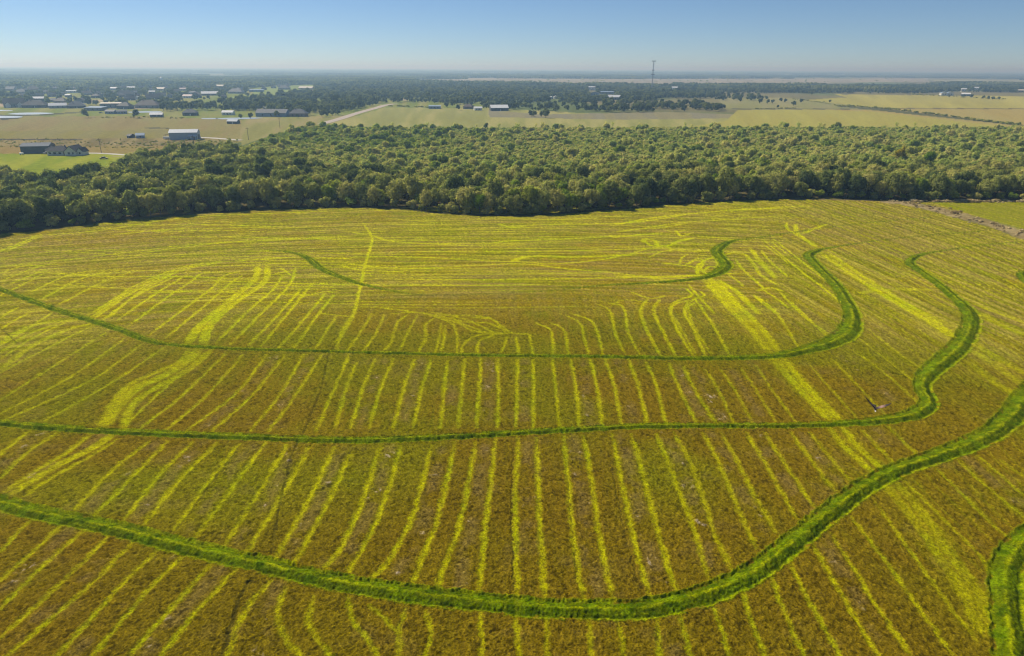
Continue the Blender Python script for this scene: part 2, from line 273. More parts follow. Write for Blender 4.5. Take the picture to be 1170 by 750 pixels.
for pts, w, s in [([(0,160),(200,120),(380,95),(600,75),(900,50),(1154,50)],1.0,.9),([(0,205),(200,180),(450,140),(620,130),(900,108),(1154,100)],.8,.7),([(0,240),(150,225),(320,210)],.6,.8),([(270,180),(350,170),(480,145)],.8,.8),
        ([(200,270),(215,250),(280,260),(300,290),(380,290),(430,265),(540,240)],.9,1),([(210,260),(250,290),(330,300)],.6,1),([(420,195),(450,230),(500,215)],.7,.9),([(360,195),(430,200),(480,190)],.4,.8),([(570,235),(700,240),(800,255)],.8,.9),
        ([(340,290),(400,320),(500,330),(640,325)],.8,.8),([(0,355),(100,352)],1.0,.9),([(100,352),(240,310),(330,300)],.6,.7),([(330,410),(450,420),(560,440),(620,480)],.6,.9),([(480,420),(560,380),(600,400),(560,470)],.5,.8),
        ([(570,500),(555,440),(590,400),(660,370),(690,400),(690,460)],.6,.9),([(440,410),(460,370),(490,350)],.4,.7),([(240,370),(330,330),(400,330)],.4,.7),([(0,490),(150,495),(330,500),(560,490),(640,480)],.6,.8),
        ([(600,460),(640,430),(700,440)],.5,.9),([(130,600),(240,640),(350,625)],.5,.6),([(0,680),(80,650),(230,665)],.4,.5),([(380,750),(385,690),(440,650),(520,620),(480,570)],.4,1),([(470,750),(480,690),(530,650),(600,620),(570,590)],.4,1),
        ([(500,550),(560,620),(670,740)],.4,.9),([(180,750),(200,700),(220,670)],.4,.7),([(270,750),(280,700),(300,670)],.4,.7),([(760,480),(830,530),(860,560)],.4,.7),
        ([(810,380),(860,450),(980,560),(1000,590)],.45,1),([(870,350),(900,380),(940,430),(980,490),(1100,560)],.6,1),([(910,310),(960,380),(1010,430),(1070,510)],.8,1),([(880,380),(960,400),(1040,480),(1080,500)],.6,.9),([(980,325),(1030,390),(1100,450),(1154,500)],.45,1),
        ([(1000,290),(1100,360),(1154,410)],.35,.8),([(1050,270),(1154,350)],.35,.8),([(960,590),(1040,570),(1110,590)],.6,.9),([(930,620),(1000,680),(1080,745)],.4,.8),([(1000,590),(1080,640),(1154,700)],.4,.8),([(750,350),(800,340),(870,350)],.8,.8),
        ([(640,510),(740,620),(830,720)],1.2,.9),([(700,520),(820,600),(960,740)],.9,.9)]:
    st(G,*pts,w=w,s=s)
for pts in [[(0,410),(35,470),(72,532)],[(45,370),(60,430),(122,532)],[(70,350),(130,440),(180,532)],[(300,160),(420,260),(500,320),(565,375)],[(330,155),(450,250),(540,320)],[(270,340),(340,400),(410,512)],[(350,330),(430,410),(520,472)],[(385,360),(500,470)]]:
    st(C,*pts,w=.38,s=.8)
st(C,(370,100),(375,120),(420,150),w=.6); st(C,(400,105),(405,130),(440,160),(470,180),w=.9); st(C,(425,135),(450,125),(500,105),w=.8); st(C,(430,120),(490,120),w=.7,s=.9); st(C,(200,60),(330,50),(450,44),w=1,s=.8)
for o, w, s in [(0,3.0,.75),(-14,1.0,.95),(14,.9,.85)]:
    st(C,(490+o,195),(600+o,270),(700+o,335),(850+o*.8,425),(930+o*.6,480),w=w,s=s)
for pts in [[(1000,370),(1080,400),(1160,430)],[(1010,400),(1090,440),(1160,470)],[(985,490),(1070,550),(1160,600)],[(985,520),(1060,570),(1160,640)],[(975,560),(1050,620),(1110,660)],[(620,330),(700,320),(860,320)]]:
    st(C,*pts,w=1.1,s=.55)
st(Fz,(1040,130),(1111,180),w=.5,s=.6)
# a family of faint parallel tracks on the right
for k in range(52):
    x = 480+k*27; y = 172-k*1.2
    st(C,(x,y),(x+170,y+95),(x+360,y+205),w=.28,s=.38)
for k in range(30):
    st(C,(600+k*36,395+k*7-20),(760+k*36,520+k*7-20),(900+k*36,640+k*7-20),w=.26,s=.34)
for k in range(24):
    st(Fz,(745+k*38,175-k*16),(860+k*38,290-k*16),(980+k*38,410-k*16),w=.25,s=.3)
# long faint sweeping tracks in the far part of the field
_g = random.Random(4)
for k in range(30):
    y0 = 246+k*3.2; xa = _g.uniform(30, 500); xb = xa+_g.uniform(180, 420)
    f_ = lambda q_: (q_, y0+13*(1-((q_-520)/430)**2)+(4 if q_ < 200 else 0))
    st(I_, f_(xa), f_(xa*.66+xb*.34), f_(xa*.33+xb*.67), f_(xb), w=_g.uniform(.25, .6), s=_g.uniform(.4, .8))
# dark ruts
RUT = [(I_,[(390,385),(376,405),(368,440),(350,488),(335,515),(322,570),(309,632)],.2,.75),(D,[(800,500),(760,570),(700,760)],.24,.9),(A,[(0,415),(60,470)],.2,.8),
       (D,[(540,375),(660,215),(770,75)],.14,.7),(E,[(545,90),(540,300),(548,540)],.12,.7),(E,[(712,120),(728,300),(752,540)],.10,.6),(E,[(848,100),(905,380),(950,540)],.12,.6)]
# levees' worn crest
XF = None

# ------------------------------------------------------------------ ground sheet
ys = np.concatenate([np.arange(795, 100, -.62), np.arange(100, 79.0, -.33)])
dep = TH-np.arctan((H0/2-ys)/FPX)
rr = H/np.tan(dep); rr = rr[rr < 60000]
rr = np.concatenate([[.5, 8, 16, 24, 30, 35, 40, 44, 47], rr[rr > 49], [60000, 80000]])
az = np.concatenate([np.linspace(-180, -60, 41)[:-1], np.linspace(-60, -46.5, 61)[:-1], np.linspace(-46.5, 46.5, 1301), np.linspace(46.5, 60, 61)[1:], np.linspace(60, 180, 41)[1:]])
azr = np.radians(az); NR, NA = len(rr), len(azr)
XX = rr[:, None]*np.sin(azr)[None]; YY = rr[:, None]*np.cos(azr)[None]
RRm = np.broadcast_to(rr[:, None], XX.shape)
near = int(np.searchsorted(rr, 420.))
wx = XX.copy(); wy = YY.copy()
xn, yn = XX[:near], YY[:near]
wx[:near] += (fbm(xn*.9, yn*.9, 3, 2)-.5)*.5+(vn(xn*4, yn*4, 5)-.5)*.32
wy[:near] += (fbm(xn*.9, yn*.9, 7, 2)-.5)*.5+(vn(xn*4, yn*4, 9)-.5)*.32
def block(p, q, m):
    x0, x1 = min(p[0], q[0])-m, max(p[0], q[0])+m; y0, y1 = min(p[1], q[1])-m, max(p[1], q[1])+m
    r1 = math.hypot(max(abs(x0), abs(x1)), max(abs(y0), abs(y1)))
    rmin = min(math.hypot(*p), math.hypot(*q)); pq = math.hypot(q[0]-p[0], q[1]-p[1]); rmin = max(1, rmin-m-pq*.2)
    rmax = max(math.hypot(*p), math.hypot(*q))+m
    a = [math.atan2(c[0], c[1]) for c in (p, q)]; da = m/rmin
    i0, i1 = np.searchsorted(rr, [rmin, rmax]); j0, j1 = np.searchsorted(azr, [min(a)-da, max(a)+da])
    return slice(max(0, i0-1), i1+1), slice(max(0, j0-1), j1+1)
def segdist(X, Y, p, q):
    dx, dy = q[0]-p[0], q[1]-p[1]; L = dx*dx+dy*dy+1e-9
    t = np.clip(((X-p[0])*dx+(Y-p[1])*dy)/L, 0, 1)
    return np.hypot(X-p[0]-t*dx, Y-p[1]-t*dy), t
def splat(field, px, w, s, soft=.45, n=6):
    q = smooth(px, n); P2 = P(q[:, 0], q[:, 1])
    nseg = len(P2)-1; w_, s_ = w, s
    for i in range(nseg):
        if P2[i][1] < 5: continue
        e_ = min(1, .25+12*min(i+.5, nseg-i-.5)/nseg); s = s_*e_; w = w_*(.55+.45*e_)
        b = block(P2[i], P2[i+1], w+1.4)
        d, _ = segdist(wx[b], wy[b], P2[i], P2[i+1])
        v = s*(1-sstep(w*(1-soft), w*(1+soft), d))
        np.maximum(field[b], v, out=field[b])
stripe = np.zeros((NR, NA), np.float32); rut = np.zeros((NR, NA), np.float32); soil = np.zeros((NR, NA), np.float32)
swath = np.zeros((NR, NA), np.float32)
for px, w, s in ST:
    if w >= 1.9: splat(swath, px, w, s, soft=.9)
    elif w >= .65: splat(stripe, px, w, s, soft=.55)
    elif min(p[1] for p in px) < 345: splat(stripe, px, w*1.0, min(1, s*1.25), soft=.6)
    else: splat(stripe, px, w*.8, s*.95, soft=.95)
for T, px, w, s in RUT: splat(rut, T(px), w, s)
# bare soil strokes between pairs of wheel tracks
def between(a, b, w, s):
    a = smooth(a, 8); b = smooth(b, 8); n = 14
    ia = np.linspace(0, len(a)-1, n).astype(int); ib = np.linspace(0, len(b)-1, n).astype(int)
    splat(soil, (a[ia]+b[ib])/2, w, s, soft=.8, n=3)
near_pairs = [i for i in range(len(ST)-1)]
for i in near_pairs:
    a, b = ST[i][0], ST[i+1][0]
    if min(p[1] for p in a) < 400 or ST[i][2] < .75 or ST[i+1][2] < .75: continue
    dd = abs(a[0][0]-b[0][0])
    if 12 < dd < 34 and abs(a[0][1]-b[0][1]) < 14 and (i % 2 == 0): between(a, b, .9, 1.0)
# levees
lev = np.zeros((NR, NA), np.float32); levu = np.full((NR, NA), 9., np.float32); levid = np.zeros((NR, NA), np.int8)
for k, L in enumerate(LEV):
    q = smooth(L, 8); P2 = P(q[:, 0], q[:, 1])
    for i in range(len(P2)-1):
        hw = max(q[i, 2], q[i+1, 2]); b = block(P2[i], P2[i+1], hw*1.3+1.4)
        d, t = segdist(wx[b], wy[b], P2[i], P2[i+1])
        ww = (q[i, 2]*(1-t)+q[i+1, 2]*t)*.83; ss = q[i, 3]*(1-t)+q[i+1, 3]*t
        u = d/ww; v = ss*(1-sstep(.82, 1.12, u))
        m = v > lev[b]; lev[b] = np.where(m, v, lev[b]); levid[b] = np.where(m & (v > .3), k+1, levid[b])
        levu[b] = np.minimum(levu[b], np.where(ss > .25, u, 9.))
# wood outline (ground points) and field outline
FRONT = [(-260,300),(-100,284),(0,266),(45,262.5),(150,250),(240,243),(330,238),(440,237.5),(500,243),(560,246),(620,245),(700,239),(800,231),(870,228),(930,226.5),(1030,229),(1100,229.5),(1170,229.5),(1300,233),(1500,240)]
BACK = [(1500,149),(1170,149),(900,149),(700,149.5),(560,150),(430,150),(375,146),(340,149),(318,157),(290,170),(255,178),(215,184),(165,192),(150,200),(125,210),(95,216),(70,222),(40,216),(0,214),(-260,214)]
wood_poly = np.vstack([P(*np.array(smooth(FRONT, 5)).T), P(*np.array(BACK, float).T)])
front_w = P(*np.array(smooth(FRONT, 6)).T)
EDGE_AZ = np.arctan2(front_w[:, 0], front_w[:, 1]); EDGE_R = np.hypot(front_w[:, 0], front_w[:, 1])
o_ = np.argsort(EDGE_AZ); EDGE_AZ = EDGE_AZ[o_]; EDGE_R = EDGE_R[o_]
edge_r = np.interp(azr, EDGE_AZ, EDGE_R)
field = RRm < edge_r[None]+2
# ---- colours (albedo)
col = np.zeros((NR, NA, 3), np.float32); hgt = np.zeros((NR, NA), np.float32)
def lerp(a, b, t): return a*(1-t[..., None])+np.asarray(b)*t[..., None]
def V3(*c): return np.array(c, np.float32)
x, y = xn, yn; r = RRm[:near]
PXn = np.arctan2(x, y)
big = fbm(x*.02, y*.02, 20, 3); med = fbm(x*.12, y*.12, 24, 3); fin = fbm(x*2.0, y*2.0, 28, 3); fin2 = vn(x*5, y*5, 31); fin3 = vn(x*1.1, y*1.1, 33)
# streaks along the combine passes
px_x, px_y = PX(x, y)
wr = sstep(830, 960, px_x+(px_y-300)*.0)
th_r = math.atan2(*(P(1000, 380)-P(880, 310))[::-1]); cr, sr = math.cos(th_r), math.sin(th_r)
sA = fbm(x*.04+med*.5, (y+.0012*x*x)*1.0, 41, 3)
sB = fbm((x*cr+y*sr)*.03, (-x*sr+y*cr)*1.1, 47, 3)
sC = fbm(x*1.1, y*.05, 51, 3)
far_w = sstep(150, 200, r)
rowdir = fbm(x*2.6, y*.22, 53, 2)
streak = (sA*(1-wr)+sB*wr)*far_w+sC*(1-far_w)
c = np.empty(x.shape+(3,), np.float32); c[:] = V3(.235, .18, .006)
c = lerp(c, V3(.19, .185, .003), sstep(.36, .62, med*.4+big*.3+rowdir*.3))            # olive
c = lerp(c, V3(.24, .155, .006), sstep(.5, .8, fbm(x*.05, y*.05, 61, 3))*.5*(1-far_w*.7))
c = lerp(c, V3(.195, .122, .006), sstep(190, 90, r)*(.2+.5*sstep(.42, .6, fbm(x*.045+5, y*.045, 63, 3)))); c = lerp(c, V3(.20, .205, .003), sstep(.46, .62, fbm(x*.035, y*.035+9, 65, 3))*.55); low = sstep(96, 78, r+0*x); c = lerp(c, V3(.19, .125, .005), low*.7)  # rusty; nearest ground also darkened, lens vignette put into the colour
c = lerp(c, V3(.255, .185, .045), sstep(.40, .62, streak)*.8*far_w)          # straw brown far
c = lerp(c, V3(.36, .34, .004), sstep(.54, .66, streak*.75+big*.25)*(.6-.3*wr)*far_w)   # yellow regrowth wash
wash = sstep(.5, .7, fbm(x*.03+3, y*.03, 66, 3))*sstep(.42, .6, sA*.5+fin*.5)
c = lerp(c, V3(.36, .35, .002), wash*(.34-.2*wr)*far_w)
so_ = np.clip(soil[:near]*.85*sstep(.38, .6, fbm(x*.35, y*.35, 71, 3))+.35*sstep(.62, .8, fbm(x*.25, y*.25, 75, 3)), 0, 1)
c = lerp(c, V3(.25, .17, .06), so_*.42)
pale = sstep(.70, .82, fbm(x*.5, y*.5, 79, 2))*sstep(.55, .75, fin)*soil[:near]
c = lerp(c, V3(.46, .36, .25), pale*.7)
rc = np.where(wr > .5, -x*sr+y*cr, y+.0012*x*x)+1.6*(fbm(x*.05, y*.05, 57, 2)-.5)
c *= (1+far_w*(.13*np.sin(rc*6.283/3.7)+.10*np.sin(rc*6.283/9.3+1)))[..., None]
mott = (.62+.76*fin)*(.94+.34*far_w); c *= mott[..., None]*(.62+.76*fin2)[..., None]
shadow_fleck = sstep(.62, .74, vn(x*2.6+9, y*2.6, 35))*sstep(.35, .6, fin3); c *= (1-.62*shadow_fleck*.7*(1-far_w*.6))[..., None]  # small shadows among stubble clumps painted into the colour as dark flecks
swn = swath[:near]*(.25+.75*sstep(.38, .62, fbm((x*cr+y*sr)*.05, (-x*sr+y*cr)*1.3, 83, 3)))*(.55+.6*fbm(x*.08, y*.08, 85, 2))*.8
stn = np.clip(np.maximum(stripe[:near], swn)*(.5+.8*fbm(x*.9, y*.9, 81, 2))*(.72+.5*fbm(x*.05, y*.05, 87, 2)), 0, 1)
stn *= .55+.5*sstep(.2, .55, fin2)
sc3 = np.empty_like(c); sc3[:] = V3(.48, .46, .001); sc3 = lerp(sc3, V3(.40,.43,.001), sstep(.45,.7,med)); sc3 *= ((.6+.7*fin)*(1+.42*far_w))[..., None]
c = c*(1-stn[..., None]*.92)+sc3*(stn[..., None]*.92)
c = lerp(c, V3(.05, .045, .008), rut[:near]*.7)
# banks: rank green grass, lighter worn crest
lv = lev[:near]; lu = levu[:near]
g = np.empty_like(c); g[:] = V3(.105, .14, .001)
crest = np.exp(-(lu/.15)**2)*(.45+.55*sstep(.38, .6, fbm(x*.3, y*.3, 91, 2)+.1))+.35*np.exp(-((lu-.42)/.07)**2)*sstep(.4, .6, fbm(x*.2+7, y*.2, 92, 2)); edgeb = np.exp(-((lu-.92)/.16)**2)
g = lerp(g, V3(.33, .36, .001), np.clip(crest*.9+edgeb*.8, 0, 1))
g = lerp(g, V3(.16, .24, .001), sstep(.45, .7, fbm(x*.5, y*.5, 95, 3))*.6)
g = lerp(g, V3(.035, .08, .001), sstep(.55, .75, fbm(x*.9, y*.9, 98, 2))*.6)
g *= (.6+.75*fin)[..., None]
lve = np.sqrt(lv)*np.where(lu > .7, sstep(.25, .55, fbm(x*.7, y*.7, 99, 2)+.12), 1)
c = lerp(c, g, np.clip(lve*1.05, 0, 1))
# fringe of green beside the bank
# relief
stub = (fin-.5)*.26+(fin2-.5)*.12
hb = stub*(1-.6*stn)*(1-.5*lv)-.09*stn-.13*rut[:near]
prof = .30*np.exp(-(lu/.34)**2)-.20*np.exp(-((lu-.72)/.16)**2)+.10*np.exp(-((lu-1.0)/.1)**2)
hb += prof*np.where(lu < 2, 1, 0)*np.clip(lv*2+.2, 0, 1)+lv*(fbm(x*2.2, y*2.2, 101, 2)-.5)*.11
fade_e = sstep(0, 1, 1)
col[:near] = c; hgt[:near] = hb
# ---- land beyond the field
fx, fy = XX[near-60:], YY[near-60:]; o0 = near-60
pxx, pxy = PX(fx, fy); pxx = np.where(fy < 1, -9999, pxx)
jit = (fbm(fx*.02, fy*.02, 111, 3)-.5)
rf = RRm[o0:]; sc_ = rf/1200
n1 = fbm(fx/(14*sc_+3), fy/(40*sc_+6), 113, 3); n2 = fbm(fx*.004, fy*.003, 117, 3)
cf = np.empty(fx.shape+(3,), np.float32); cf[:] = V3(.19, .17, .075)
cf = lerp(cf, V3(.13, .16, .05), sstep(.45, .6, n2))
def paint(poly, colr, a=1.0, c2=None, jx=6, jy=1.2):
    m = inpoly(pxx+(n1-.5)*jx, pxy+(n1-.5)*jy, poly).astype(np.float32)*a
    k = np.array(colr)*np.ones_like(cf)
    if c2 is not None: k = lerp(k, c2, sstep(.4, .62, n1))
    cf[:] = cf*(1-m[..., None])+k*m[..., None]
paint([(-300,104),(560,104),(560,140),(300,150),(-300,150)], (.20,.235,.045), 1, V3(.25,.24,.07))
paint([(-300,136),(60,133),(160,133),(330,139),(350,143),(260,166),(-300,160)], (.285,.225,.085), 1, V3(.25,.215,.075))
paint([(-300,151),(180,149),(260,150),(240,158),(-300,160)], (.26,.225,.06), 1, V3(.23,.20,.07))
paint([(-300,159),(240,158),(200,170),(-300,168)], (.21,.165,.065), 1, V3(.27,.21,.085))
paint([(-300,168),(160,167),(240,168),(220,176),(-300,177)], (.30,.215,.07), 1, V3(.26,.20,.06))
paint([(-300,176),(60,175.5),(150,176),(165,182),(150,215),(-300,225)], (.23,.28,.02), 1, V3(.29,.30,.03))
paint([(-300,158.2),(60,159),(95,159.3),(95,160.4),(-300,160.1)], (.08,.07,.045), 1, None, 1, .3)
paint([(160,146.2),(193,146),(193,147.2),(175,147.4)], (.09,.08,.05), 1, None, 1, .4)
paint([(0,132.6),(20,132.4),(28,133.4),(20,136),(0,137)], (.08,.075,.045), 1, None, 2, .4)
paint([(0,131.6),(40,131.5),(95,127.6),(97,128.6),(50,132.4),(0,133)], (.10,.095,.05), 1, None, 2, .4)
paint([(275,136),(370,133),(430,132),(385,140),(330,150),(275,166)], (.27,.255,.075), 1, V3(.30,.25,.10))
paint([(375,143),(440,123),(560,124),(700,131),(850,130),(1500,160),(1500,175),(380,175)], (.29,.285,.085), 1, V3(.33,.30,.10))
paint([(560,126),(620,131),(760,128),(850,131),(870,135),(700,137),(560,134)], (.27,.24,.12), 1, V3(.22,.20,.12), 10, .6)
paint([(850,118),(960,112),(1100,111),(1400,120),(1400,170),(760,150),(830,138)], (.37,.33,.075), 1, V3(.34,.31,.07), 3, .5)
paint([(900,124),(1180,124.5),(1400,131),(1400,170),(1150,145),(1000,128)], (.38,.30,.09), 1, V3(.34,.28,.09), 3, .4)
paint([(820,112),(900,112),(960,119),(1000,124.5),(830,126)], (.27,.26,.09), 1, V3(.26,.24,.1), 3, .4)
paint([(955,108),(1120,109.5),(1400,115),(1400,125.5),(1010,124)], (.38,.34,.08), 1, None, 3, .4)
paint([(820,124.2),(1010,124.4),(1010,125.4),(820,125.3)], (.13,.12,.07), 1, None, 1, .2)
paint([(1000,123.5),(1500,125),(1500,125.6),(1000,124.5)], (.17,.14,.07), 1, None, 1, .2)
paint([(955,121),(1000,123),(1160,142),(1190,146),(1160,143.4),(960,122.2)], (.12,.12,.05), 1, None, 1, .5)
paint([(470,88.5),(700,90),(1060,90),(1060,93.5),(700,98),(560,95),(470,92.5)], (.30,.26,.17), 1, None, 6, .4)
paint([(1060,91),(1400,93),(1400,97),(1080,95.5)], (.28,.27,.12), 1, None, 6, .3)
paint([(290,101),(330,97.5),(400,97),(400,100),(345,106),(290,110)], (.22,.27,.07), 1, None, 4, .6)
paint([(250,112),(300,107),(330,108),(300,116),(250,116)], (.22,.27,.07), 1, None, 4, .6)
for a_ in [(485,106,500,109.4),(455,112,470,115),(350,103.5,380,104.6),(0,118,6,122),(100,114.5,118,117),(124,122,132,125),(150,122,172,124.6),(95,104,120,107)]:
    paint([(a_[0],a_[1]),(a_[2],a_[1]-.5),(a_[2],a_[3]-.5),(a_[0],a_[3])], (.42,.34,.22), 1, None, 1, .3)
woodm = inpoly(fx, fy, wood_poly)
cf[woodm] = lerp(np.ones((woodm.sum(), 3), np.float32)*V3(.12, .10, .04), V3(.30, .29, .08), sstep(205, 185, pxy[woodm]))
cf *= (.8+.4*n1)[..., None]
# scrubby bank between the two fields at the right, and its verge at the wood
scr = np.zeros(fx.shape, np.float32)
sel = (~field[o0:])
col[o0:][sel] = cf[sel]
scrub_line = [(1012,229.5),(1045,234),(1080,242),(1110,250),(1140,258),(1175,270),(1230,290)]
sq = smooth(scrub_line, 6); SP = P(sq[:, 0], sq[:, 1])
for i in range(len(SP)-1):
    b = block(SP[i], SP[i+1], 12); d, _ = segdist(wx[b], wy[b], SP[i], SP[i+1])
    t = 1-sstep(3.5, 6.0, d+(fbm(XX[b]*.25, YY[b]*.25, 131, 2)-.5)*4)
    t2 = 1-sstep(.5, 2.2, np.abs(d-4.5)+(fbm(XX[b]*.3, YY[b]*.3, 133, 2)-.4)*3)
    k = lerp(np.ones(d.shape+(3,), np.float32)*V3(.42,.32,.15), V3(.30,.22,.09), sstep(.45, .65, fbm(XX[b]*.3, YY[b]*.3, 137, 3)))
    col[b] = lerp(col[b], k, t); col[b] = lerp(col[b], V3(.20,.17,.07), t2*.5*(1-t))
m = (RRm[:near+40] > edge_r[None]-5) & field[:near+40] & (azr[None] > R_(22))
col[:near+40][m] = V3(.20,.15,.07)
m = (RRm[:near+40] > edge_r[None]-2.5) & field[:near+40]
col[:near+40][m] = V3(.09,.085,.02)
# the next field to the right of the bank is greener
nb = inpoly(XX[:near], YY[:near], P(*np.array([(1060,231),(1250,231),(1300,290),(1180,268),(1110,245)], float).T))
cc = lerp(col[:near][nb], V3(.26,.28,.004), .5*np.ones(nb.sum())); col[:near][nb] = cc
idx = np.arange(NR*NA).reshape(NR, NA)
co = np.stack([XX, YY, hgt], -1).reshape(-1, 3).astype(np.float32)
q = np.stack([idx[:-1, :-1], idx[:-1, 1:], idx[1:, 1:], idx[1:, :-1]], -1)[:, :, ::-1]
flev = np.where(lev[:-1, :-1] > .45, levid[:-1, :-1], 0)
ffield = field[1:, :-1] & (flev == 0)
cgrp = np.where(flev > 0, flev, np.where(ffield, 20, 0))
fwood = inpoly(XX[:-1, :-1], YY[:-1, :-1], wood_poly) & (cgrp == 0)

def ground_mat(name, scale, bump, gain=1.0):
    k = N(name); b = k.n('ShaderNodeBsdfPrincipled'); b.inputs['Roughness'].default_value = .95; b.inputs['Specular IOR Level'].default_value = 0
    at = k.n('ShaderNodeAttribute', attribute_name='Col'); geo = k.n('ShaderNodeNewGeometry')
    no = k.n('ShaderNodeTexNoise'); no.inputs['Scale'].default_value = scale; no.inputs['Detail'].default_value = 5; no.inputs['Roughness'].default_value = .65
    k.l(geo.outputs['Position'], no.inputs['Vector'])
    mr = k.n('ShaderNodeMapRange'); mr.inputs['From Min'].default_value = .3; mr.inputs['From Max'].default_value = .7; mr.inputs['To Min'].default_value = (.45 if bump else .8)*gain; mr.inputs['To Max'].default_value = (1.5 if bump else 1.2)*gain
    k.l(no.outputs[0], mr.inputs[0])
    mu = k.n('ShaderNodeVectorMath', operation='SCALE'); k.l(at.outputs['Color'], mu.inputs[0]); k.l(mr.outputs[0], mu.inputs['Scale'])
    k.l(mu.outputs[0], b.inputs['Base Color'])
    if bump:
        bp = k.n('ShaderNodeBump'); bp.inputs['Strength'].default_value = 1.0; bp.inputs['Distance'].default_value = bump
        k.l(no.outputs[0], bp.inputs['Height']); k.l(bp.outputs[0], b.inputs['Normal'])
    k.l(b.outputs[0], k.o.inputs[0]); return k.m
M_field = ground_mat('stubble_field', 5.5, .14); M_bank = ground_mat('bank_grass', 4.0, .12); M_land = ground_mat('open_land', .25, 0)
def submesh(name, mask, m, smooth_=True):
    f = q[mask]; u, inv = np.unique(f.ravel(), return_inverse=True)
    me = mesh_np(name, co[u], inv.reshape(-1, 4), [m])
    ca = me.color_attributes.new('Col', 'FLOAT_COLOR', 'POINT')
    cc = np.ones((len(u), 4), np.float32); cc[:, :3] = col.reshape(-1, 3)[u]; ca.data.foreach_set('color', cc.ravel())
    if smooth_: me.polygons.foreach_set('use_smooth', np.ones(len(me.polygons), bool))
    return obj(name, me)
tag(submesh('crop_field', cgrp == 20, M_field), 'harvested crop field striped with bright yellow green wheel tracks', kind='structure')
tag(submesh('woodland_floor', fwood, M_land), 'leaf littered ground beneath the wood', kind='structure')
tag(submesh('ground', (cgrp == 0) & ~fwood, M_land), 'flat pasture land reaching from the wood to the horizon', kind='structure')
lb = ['long winding green grass bank nearest the middle loop of the field', 'short innermost curving green grass bank near the wood', 'green grass bank crossing mid field and looping at right', 'widest green grass bank sweeping across the near field', 'curved green grass bank at the lower right corner', 'small curl of green bank at the right margin']
for k in range(6):
    if (cgrp == k+1).any(): tag(submesh('grass_bank', cgrp == k+1, M_bank), lb[k], kind='structure')

# ------------------------------------------------------------------ roads, ponds
def strip(name, pts, w, m, z=.06, label=None, n=8):
    qd = smooth(pts, n); p = P(qd[:, 0], qd[:, 1]); t = np.gradient(p, axis=0); t /= np.hypot(t[:, 0], t[:, 1])[:, None]
    nn = np.stack([-t[:, 1], t[:, 0]], -1); ww = np.full(len(p), w) if qd.shape[1] < 3 else qd[:, 2]
    a = p+nn*ww[:, None]; b = p-nn*ww[:, None]; v = np.concatenate([np.c_[a, np.full(len(a), z)], np.c_[b, np.full(len(b), z)]]); k = len(p)
    f = [(i, k+i, k+i+1, i+1) for i in range(k-1)]
    return tag(obj(name, mesh_np(name, v, f, [m])), label, kind='structure')
M_conc = mat('pale_concrete', (.52, .48, .42), .9, .12, .3); M_dirt = mat('pale_dirt_road', (.44, .36, .29), .95, .15, .15)
strip('driveway', [(93,175.6),(105,175.2),(125,176),(145,177.4),(160,178)], 2.6, M_conc, label='pale driveway running right from the dark roofed farmhouse')
strip('driveway', [(222,157.2),(240,157.8),(262,159.4),(275,160.5)], 3.2, M_conc, label='pale driveway leading right from the blue grey barn')
strip('road', [(368,141.5),(388,136),(410,129),(430,123.5),(440,120.5),(452,118.8)], 6.0, M_dirt, z=.12, label='pale straight road behind the wood')
strip('path', [(128,179.3),(148,179.6)], 1.2, mat('bare_earth', (.36,.26,.16), .95), label='bare earth patch on the lawn by the driveway')
kW = N('pond_water'); b_ = kW.n('ShaderNodeBsdfPrincipled'); b_.inputs['Base Color'].default_value = (.40, .45, .46, 1); b_.inputs['Roughness'].default_value = .3; b_.inputs['Specular IOR Level'].default_value = .8
nz = kW.n('ShaderNodeTexNoise'); nz.inputs['Scale'].default_value = .5; bp_ = kW.n('ShaderNodeBump'); bp_.inputs['Distance'].default_value = .02; kW.l(nz.outputs[0], bp_.inputs['Height']); kW.l(bp_.outputs[0], b_.inputs['Normal']); kW.l(b_.outputs[0], kW.o.inputs[0])
def pond(pts, label):
    qd = smooth(pts+[pts[0]], 5)[:-1]; p = P(qd[:, 0], qd[:, 1]); me = bpy.data.meshes.new('pond')
    me.from_pydata([(a, b, .10) for a, b in p], [], [tuple(range(len(p)))]); me.materials.append(kW.m); me.update()
    if me.polygons[0].normal.z < 0: me.flip_normals()
    tag(obj('pond', me), label, kind='structure')
pond([(8,130.6),(20,129.2),(45,128.8),(62,129.6),(45,130.9),(22,131.3)], 'long pale pond below the two dark houses at left')
pond([(-30,132.6),(0,132.6),(24,133.2),(22,134.6),(0,135.2),(-30,135.4)], 'smaller pond at the left margin nearest the tan field')
pond([(-20,125.6),(10,126),(12,126.9),(-20,127)], 'narrow pond strip at the left margin beneath the gabled house')
pond([(230,135.4),(247,135.1),(247,136.3),(232,136.3)], 'small bright pond beyond the tan pasture')
pond([(247,135.3),(275,134.6),(300,134.7),(290,136),(262,136.6),(248,136.2)], 'grey pond beside the small bright one')
pond([(146,128),(165,127.3),(183,127.4),(181,128.7),(150,129)], 'thin pond behind the long grey shed')

